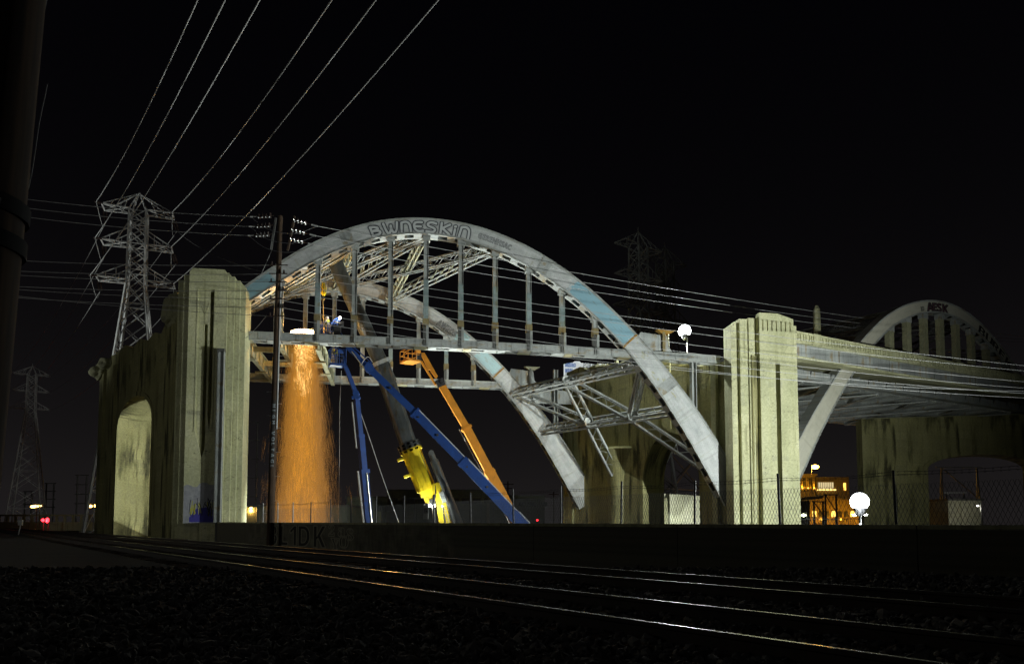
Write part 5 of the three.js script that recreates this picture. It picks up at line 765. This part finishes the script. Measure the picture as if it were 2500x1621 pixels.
  wire('tag_line', 'thin pale rope slanting down right of the upright blue boom', [B1(872, 985, 6), B1(905, 1080, 6), B1(935, 1170, 6.5), B1(978, 1290, 7)].map((p) => F1.world(p)), 0.035, undefined, M.galv, 20);
  wire('tag_line', 'thin vertical rope left of the upright blue boom', [B1(833, 905, 7), B1(829, 1000, 7), B1(828, 1120, 7), B1(826, 1290, 7)].map((p) => F1.world(p)), 0.02, undefined, M.galv, 20);
}
{ // cutting torch and the shower of molten metal
  const W = 5.4, o = B1(742, 812, W), t = thing('cutting_torch', 'glaring cutting torch flame behind the near girder', 'cutting torch', F1, o);
  add(t, 'nozzle', [rod(o.clone().add(V(0.15, 0.15, -0.1)), o.clone().add(V(1.6, 0.9, -0.4)), 0.025, 8)], M.steelDark); add(t, 'flame', [new THREE.SphereGeometry(0.5, 16, 10).scale(2.5, 0.62, 0.8).translate(o.x, o.y, o.z)], glow(1, 0.72, 0.36, 26));
  add(t, 'molten_edge', [bar(o.clone().add(V(-0.9, -0.15, 0)), o.clone().add(V(0.9, -0.2, 0)), 0.12, 0.12)], glow(1, 0.5, 0.14, 9));
  lamp(t, o.clone().add(V(0, 0.75, 0.2)), FIRE, LAMP.torch, 12); lamp(t, o.clone().add(V(0.05, -1.6, 0.3)), FIRE, LAMP.torch * 0.9, 14);
  const s = thing('spark_shower', 'falling curtain of orange sparks below the torch', 'sparks', F1, V(o.x, -6, o.z)); s.userData.kind = 'stuff';
  const e = new THREE.Object3D(), up = V(0, 1, 0);
  const bundle = (n, r, spread, tall, len) => { const q = []; for (let i = 0; i < n; i++) { const l = rr(...len), x = gauss() * spread, y = rr(-tall, tall), z = gauss() * spread; q.push(new THREE.CylinderGeometry(r * 0.35, r, l, 3, 1, true).translate(x, y, z)); } return join(q); };   // loose clusters of drops
  for (const [name, n, sig, col, k, g] of [['white_hot_sparks', 1700, 0.12, [1, 0.64, 0.24], 8, bundle(26, 0.0026, 0.16, 0.45, [0.1, 0.5])], ['orange_sparks', 15000, 0.25, [1, 0.4, 0.035], 1.0, bundle(22, 0.0026, 0.13, 1.0, [0.3, 1.0])], ['dull_sparks', 15000, 0.58, [1, 0.42, 0.06], 0.32, bundle(22, 0.0026, 0.17, 1.1, [0.3, 1.0])]]) {
    const m = new THREE.InstancedMesh(g, glow(...col, k), n), b = s.base;
    for (let i = 0; i < n; i++) {
      const f = name[0] === 'w' ? Math.pow(rnd(), 1.9) * 0.24 : name[0] === 'o' ? Math.pow(rnd(), 1.15) : rnd(), drop = 0.9 * (name[0] === 'w' ? 0.3 : 1) + 22.6 * f, T = Math.sqrt((2 * drop) / 9.81), lane = Math.round(gauss() * 7) / 7, vx = sig * (lane * 0.85 + gauss() * 0.35) + 0.06, vz = gauss() * sig * 0.7, vy = 9.81 * T + 0.3;
      e.position.set(o.x + vx * T + gauss() * 0.2 - b.x, o.y - 0.25 - drop - b.y, o.z + vz * T + gauss() * 0.3 - b.z); e.quaternion.setFromUnitVectors(up, V(-vx, vy, -vz).normalize()).multiply(new THREE.Quaternion().setFromAxisAngle(up, rr(0, 6.28))); e.scale.setScalar(rr(0.75, 1.2)); e.updateMatrix(); m.setMatrixAt(i, e.matrix);
    }
    m.name = name; m.userData.kind = 'stuff'; s.add(m);
  }
}

// ---------------------------------------------------------------- the city beyond
{
  const B = (name, label, x0, x1, ytop, D, m, deep = 18) => { const a = at(x0, 1280, D), b = at(x1, 1280, D), h = at((x0 + x1) / 2, ytop, D).y, t = thing(name, label, 'building', F0, V((a.x + b.x) / 2, -6, -D - deep / 2)); add(t, 'wall', [span(a.x, b.x, -6, h, -D - deep, -D)], m); add(t, 'roof', [span(a.x - 0.3, b.x + 0.3, h, h + 0.35, -D - deep - 0.3, -D + 0.3)], M.steelDark); return { t, a, b, h, D }; };
  const w1 = B('warehouse', 'large dim warehouse behind the foot of the crane', 944, 1188, 1199, 150, M.city), w2 = B('warehouse', 'low dim warehouse left of the crane behind the upright boom', 845, 944, 1216, 140, M.city), w3 = B('warehouse', 'flat dark warehouse behind the foot of the orange boom', 1190, 1330, 1212, 190, M.city), w4 = B('warehouse', 'low dark shed behind the fence under the sparks', 600, 845, 1238, 120, M.city);
  for (const [q, n] of [[w1, 9], [w2, 4], [w3, 5]]) for (let i = 0; i < n; i++) { const x = q.a.x + ((q.b.x - q.a.x) * (i + 0.5)) / n; add(q.t, 'bay_post', [span(x - 0.12, x + 0.12, -6, q.h - 0.4, -q.D, -q.D + 0.14)], M.steelDark); add(q.t, 'window', [span(x + 0.6, x + 2.2, q.h - 2.6, q.h - 1.5, -q.D, -q.D + 0.05)], M.black); }
  for (const [x, y, D] of [[1240, 1175, 190], [1352, 1200, 210]]) { const p = at(x, y, D), t = thing('utility_pole', x < 1300 ? 'short distant pole on the warehouse skyline by the orange boom' : 'distant crossarmed pole right of the orange boom', 'utility pole', F0, V(p.x, -6, p.z)); add(t, 'shaft', [rod(V(p.x, -6, p.z), p, 0.18, 8)], M.wood); add(t, 'crossarm', [box(p.x, p.y - 0.8, p.z, 3, 0.2, 0.2), box(p.x, p.y - 1.9, p.z, 2.4, 0.2, 0.2)], M.wood); }
  // steel portal frames along the far tracks
  const portal = (label, x, ytop, wpx, D, rungs = 4) => { const a = at(x, ytop, D), b = at(x + wpx, ytop + 2, D), t = thing('line_gantry', label, 'gantry', F0, V((a.x + b.x) / 2, -1, -D), 'distant line gantries'); for (const p of [a, b]) add(t, 'post', [rod(V(p.x, -1, p.z), p, D / 900, 6)], M.steelDark); for (let i = 0; i < rungs; i++) { const y = a.y - (a.y + 1) * i * 0.17; add(t, 'cross_beam', [bar(V(a.x - 0.6, y, a.z), V(b.x + 0.6, y, b.z), D / 800)], M.steelDark); } };
  portal('distant gantry just left of the near pylon foot', 188, 1160, 22, 200); portal('distant gantry between the street lights at the left', 112, 1180, 18, 230); portal('faint distant gantry right of the cream tower', 606, 1030, 22, 170, 6); portal('faint low gantry near the far left pylon', 60, 1200, 16, 250, 3);
  // low railway bridge at the far left
  const y1 = at(100, 1256, 165).y, y0 = at(100, 1283, 165).y, a = at(-80, 1280, 165).x, b = at(260, 1280, 165).x, t = thing('low_bridge', 'low dark concrete bridge with railing across the left background', 'bridge', F0, V((a + b) / 2, -1, -165));
  add(t, 'deck', [prism([[a, y0 - 1.2], [b, y0 - 1.2], [b, y0 + 0.8], [a, y0 + 0.8]], -174, -165)], M.city); add(t, 'railing', [span(a, b, y1 - 0.4, y1, -165.4, -165)], M.city); for (let x = a + 1; x < b; x += 1.9) add(t, 'baluster', [span(x, x + 0.5, y0 + 0.8, y1 - 0.4, -165.4, -165)], M.city);
  for (let x = a + 3; x < b; x += 11) add(t, 'bridge_pier', [span(x, x + 1.6, -7, y0 - 1.2, -173, -166)], M.city);
  const sp = at(48, 1290, 70), sg = thing('signal_cabinet', 'small grey trackside box on a post at the far left', 'signal box', F0, V(sp.x - 0.2, -0.6, sp.z)); add(sg, 'post', [rod(V(sp.x - 0.25, -0.64, sp.z), V(sp.x, sp.y + 0.3, sp.z), 0.05, 8)], M.galv); add(sg, 'cabinet', [box(sp.x, sp.y + 0.55, sp.z, 0.36, 0.5, 0.25)], M.galv);

  // amber lit building behind the river pier
  const D = 210, e0 = at(1946, 1200, D), e1 = at(1990, 1157, D), q = thing('brick_tower_building', 'amber floodlit brick tower with columns right of the river pier', 'building', F0, V((e0.x + e1.x) / 2, -6, -D));
  const xa = e0.x - 5, xb = e1.x, yt = e1.y, yb = at(1990, 1193, D).y; add(q, 'wall', [span(xa, xb, -6, yt - 0.6, -D - 14, -D)], M.brick); add(q, 'cornice', [span(xa - 0.4, xb + 0.5, yt - 0.6, yt, -D - 14, -D + 0.6)], M.brick); add(q, 'ledge', [span(xa - 0.3, xb + 0.3, yb - 0.5, yb, -D, -D + 0.8)], M.brick);
  for (let i = 0; i < 6; i++) { const x = xb - 0.5 - i * 1.75; add(q, 'column', [rod(V(x, yb, -D + 0.3), V(x, yt - 0.6, -D + 0.3), 0.22, 10)], M.brick); if (i < 5) { const w = add(q, 'window', [span(x - 1.25, x - 0.5, yb + 0.5, yt - 1.2, -D, -D + 0.04)], M.black); add(w, 'mullion', [span(x - 0.9, x - 0.84, yb + 0.5, yt - 1.2, -D + 0.04, -D + 0.09)], M.brick); } const u = add(q, 'uplight', [box(x, yb + 0.12, -D + 0.65, 0.26, 0.2, 0.2)], glow(1, 0.5, 0.06, 14)); if (i < 4 && i % 2 === 0) lamp(q, V(x, yb + 0.5, -D + 0.95), rgb(1, 0.45, 0.03), 16, 8); }
  const c0 = at(1993, 1189, D + 6), c1 = at(2042, 1197, D + 6), k = thing('penthouse_building', 'long low lit storey beside the amber brick tower', 'building', F0, V((c0.x + c1.x) / 2, -6, -D - 6)); add(k, 'wall', [span(c0.x, c1.x + 4, -6, c0.y + 3, -D - 16, -D - 6)], M.brick); add(k, 'lit_window_band', [span(c0.x + 0.6, c1.x - 0.6, c0.y - 0.6, c0.y + 1.4, -D - 6, -D - 5.94)], glow(1, 0.8, 0.42, 0.75)); for (let i = 1; i < 9; i++) add(k, 'mullion', [span(c0.x + ((c1.x - c0.x) * i) / 9 - 0.06, c0.x + ((c1.x - c0.x) * i) / 9 + 0.06, c0.y - 0.6, c0.y + 1.4, -D - 5.94, -D - 5.86)], M.brick); add(k, 'light_trough', [span(c0.x, c1.x, c0.y - 1.0, c0.y - 0.75, -D - 6, -D - 5.6)], glow(1, 0.66, 0.2, 3)); add(k, 'end_lamp', [span(c1.x + 2.3, c1.x + 3, c0.y - 1, c0.y + 1.2, -D - 6, -D - 5.9)], glow(1, 0.5, 0.08, 3));
  const d = at(2060, 1240, 160), f = thing('lit_hall', 'low amber floodlit hall with a curved gable behind the substation', 'building', F0, V(d.x, -6, -160)); const X = (x) => at(x, 1240, 160).x, Y = (y) => at(2050, y, 160).y;
  const gable = []; for (let i = 0; i <= 10; i++) { const an = Math.PI * (i / 10); gable.push([X(2028) + (X(2046) - X(2028)) * Math.cos(an), Y(1217) + (Y(1207) - Y(1217)) * Math.sin(an)]); }
  add(f, 'wall', [prism([[X(1978), -6], [X(2124), -6], [X(2124), Y(1222)], [X(2056), Y(1220)], [X(2056), Y(1217)], ...gable, [X(2008), Y(1217)], [X(1992), Y(1219)], [X(1978), Y(1222)]], -172, -160)], M.brick);
  for (let i = 0; i < 9; i++) { const x = X(1984 + i * 15.5), w = add(f, 'window', [span(x, x + 0.9, Y(1262), Y(1248), -160, -159.95)], i % 3 ? M.black : glow(1, 0.6, 0.12, 2.4)); add(w, 'sill', [span(x - 0.1, x + 1, Y(1263), Y(1262), -160, -159.8)], M.brick); }
  for (const x of [1988, 2036, 2096]) { const p = V(X(x), Y(1268), -156.5), u = add(f, 'uplight', [box(p.x, p.y, p.z, 0.4, 0.3, 0.3)], glow(1, 0.55, 0.06, 8)); lamp(f, p.clone().add(V(0, 0.4, -0.3)), rgb(1, 0.44, 0.03), LAMP.facade * 0.28, 10); }
  // substation frames, black against the lights
  const aframe = (label, x, ytop, wpx, DD, m = M.steelDark) => { const p = at(x, ytop, DD), r = at(x + wpx, ytop, DD), g = thing('substation_frame', label, 'steel frame', F0, V((p.x + r.x) / 2, -6, -DD), 'substation frames'), o = (r.x - p.x) * 0.16; for (const [c, s] of [[p, -1], [r, 1]]) { add(g, 'leg', [bar(V(c.x + s * o, -6, c.z), c, DD / 620), bar(V(c.x - s * o * 0.2, -6, c.z), c, DD / 620)], m); } add(g, 'beam', [bar(V(p.x - o, p.y, p.z), V(r.x + o, r.y, r.z), DD / 560), bar(V(p.x, p.y * 0.6 - 2, p.z), V(r.x, r.y * 0.6 - 2, r.z), DD / 800), bar(V(p.x, p.y, p.z), V(r.x, r.y * 0.5, r.z), DD / 900)], m); };
  aframe('left substation frame before the amber hall', 1988, 1225, 22, 130, M.black); aframe('right substation frame before the amber hall curved gable', 2016, 1208, 26, 130, M.black); aframe('tall substation frame inside the arched opening at the right', 2300, 1141, 86, 140, M.galv); aframe('low substation frame inside the arched opening at the right', 2312, 1203, 42, 128, M.galv);
  const hs = B('long_shed', 'long pale shed seen low through the arched opening at the right', 2318, 2400, 1222, 126, M.white, 8);
  // picket fence of the yard
  const p0 = at(1950, 1272, 112), p1 = at(2112, 1272, 112), pf = thing('picket_fence', 'pale steel picket fence around the yard right of the river pier', 'fence', F0, V((p0.x + p1.x) / 2, -6, -112)); const yk = at(2030, 1262, 112).y; add(pf, 'rail', [span(p0.x, p1.x, yk - 0.4, yk - 0.3, -112.05, -112), span(p0.x, p1.x, -3, -2.9, -112.05, -112)], M.galv); for (let x = p0.x; x < p1.x; x += 0.34) piece(pf, 'picket', V(x, -6, -111.96), V(x, yk + (Math.round(x * 9) % 2) * 0.1, -111.96), 0.1, 0.04, M.galv);
}
renderer.render(scene, camera);
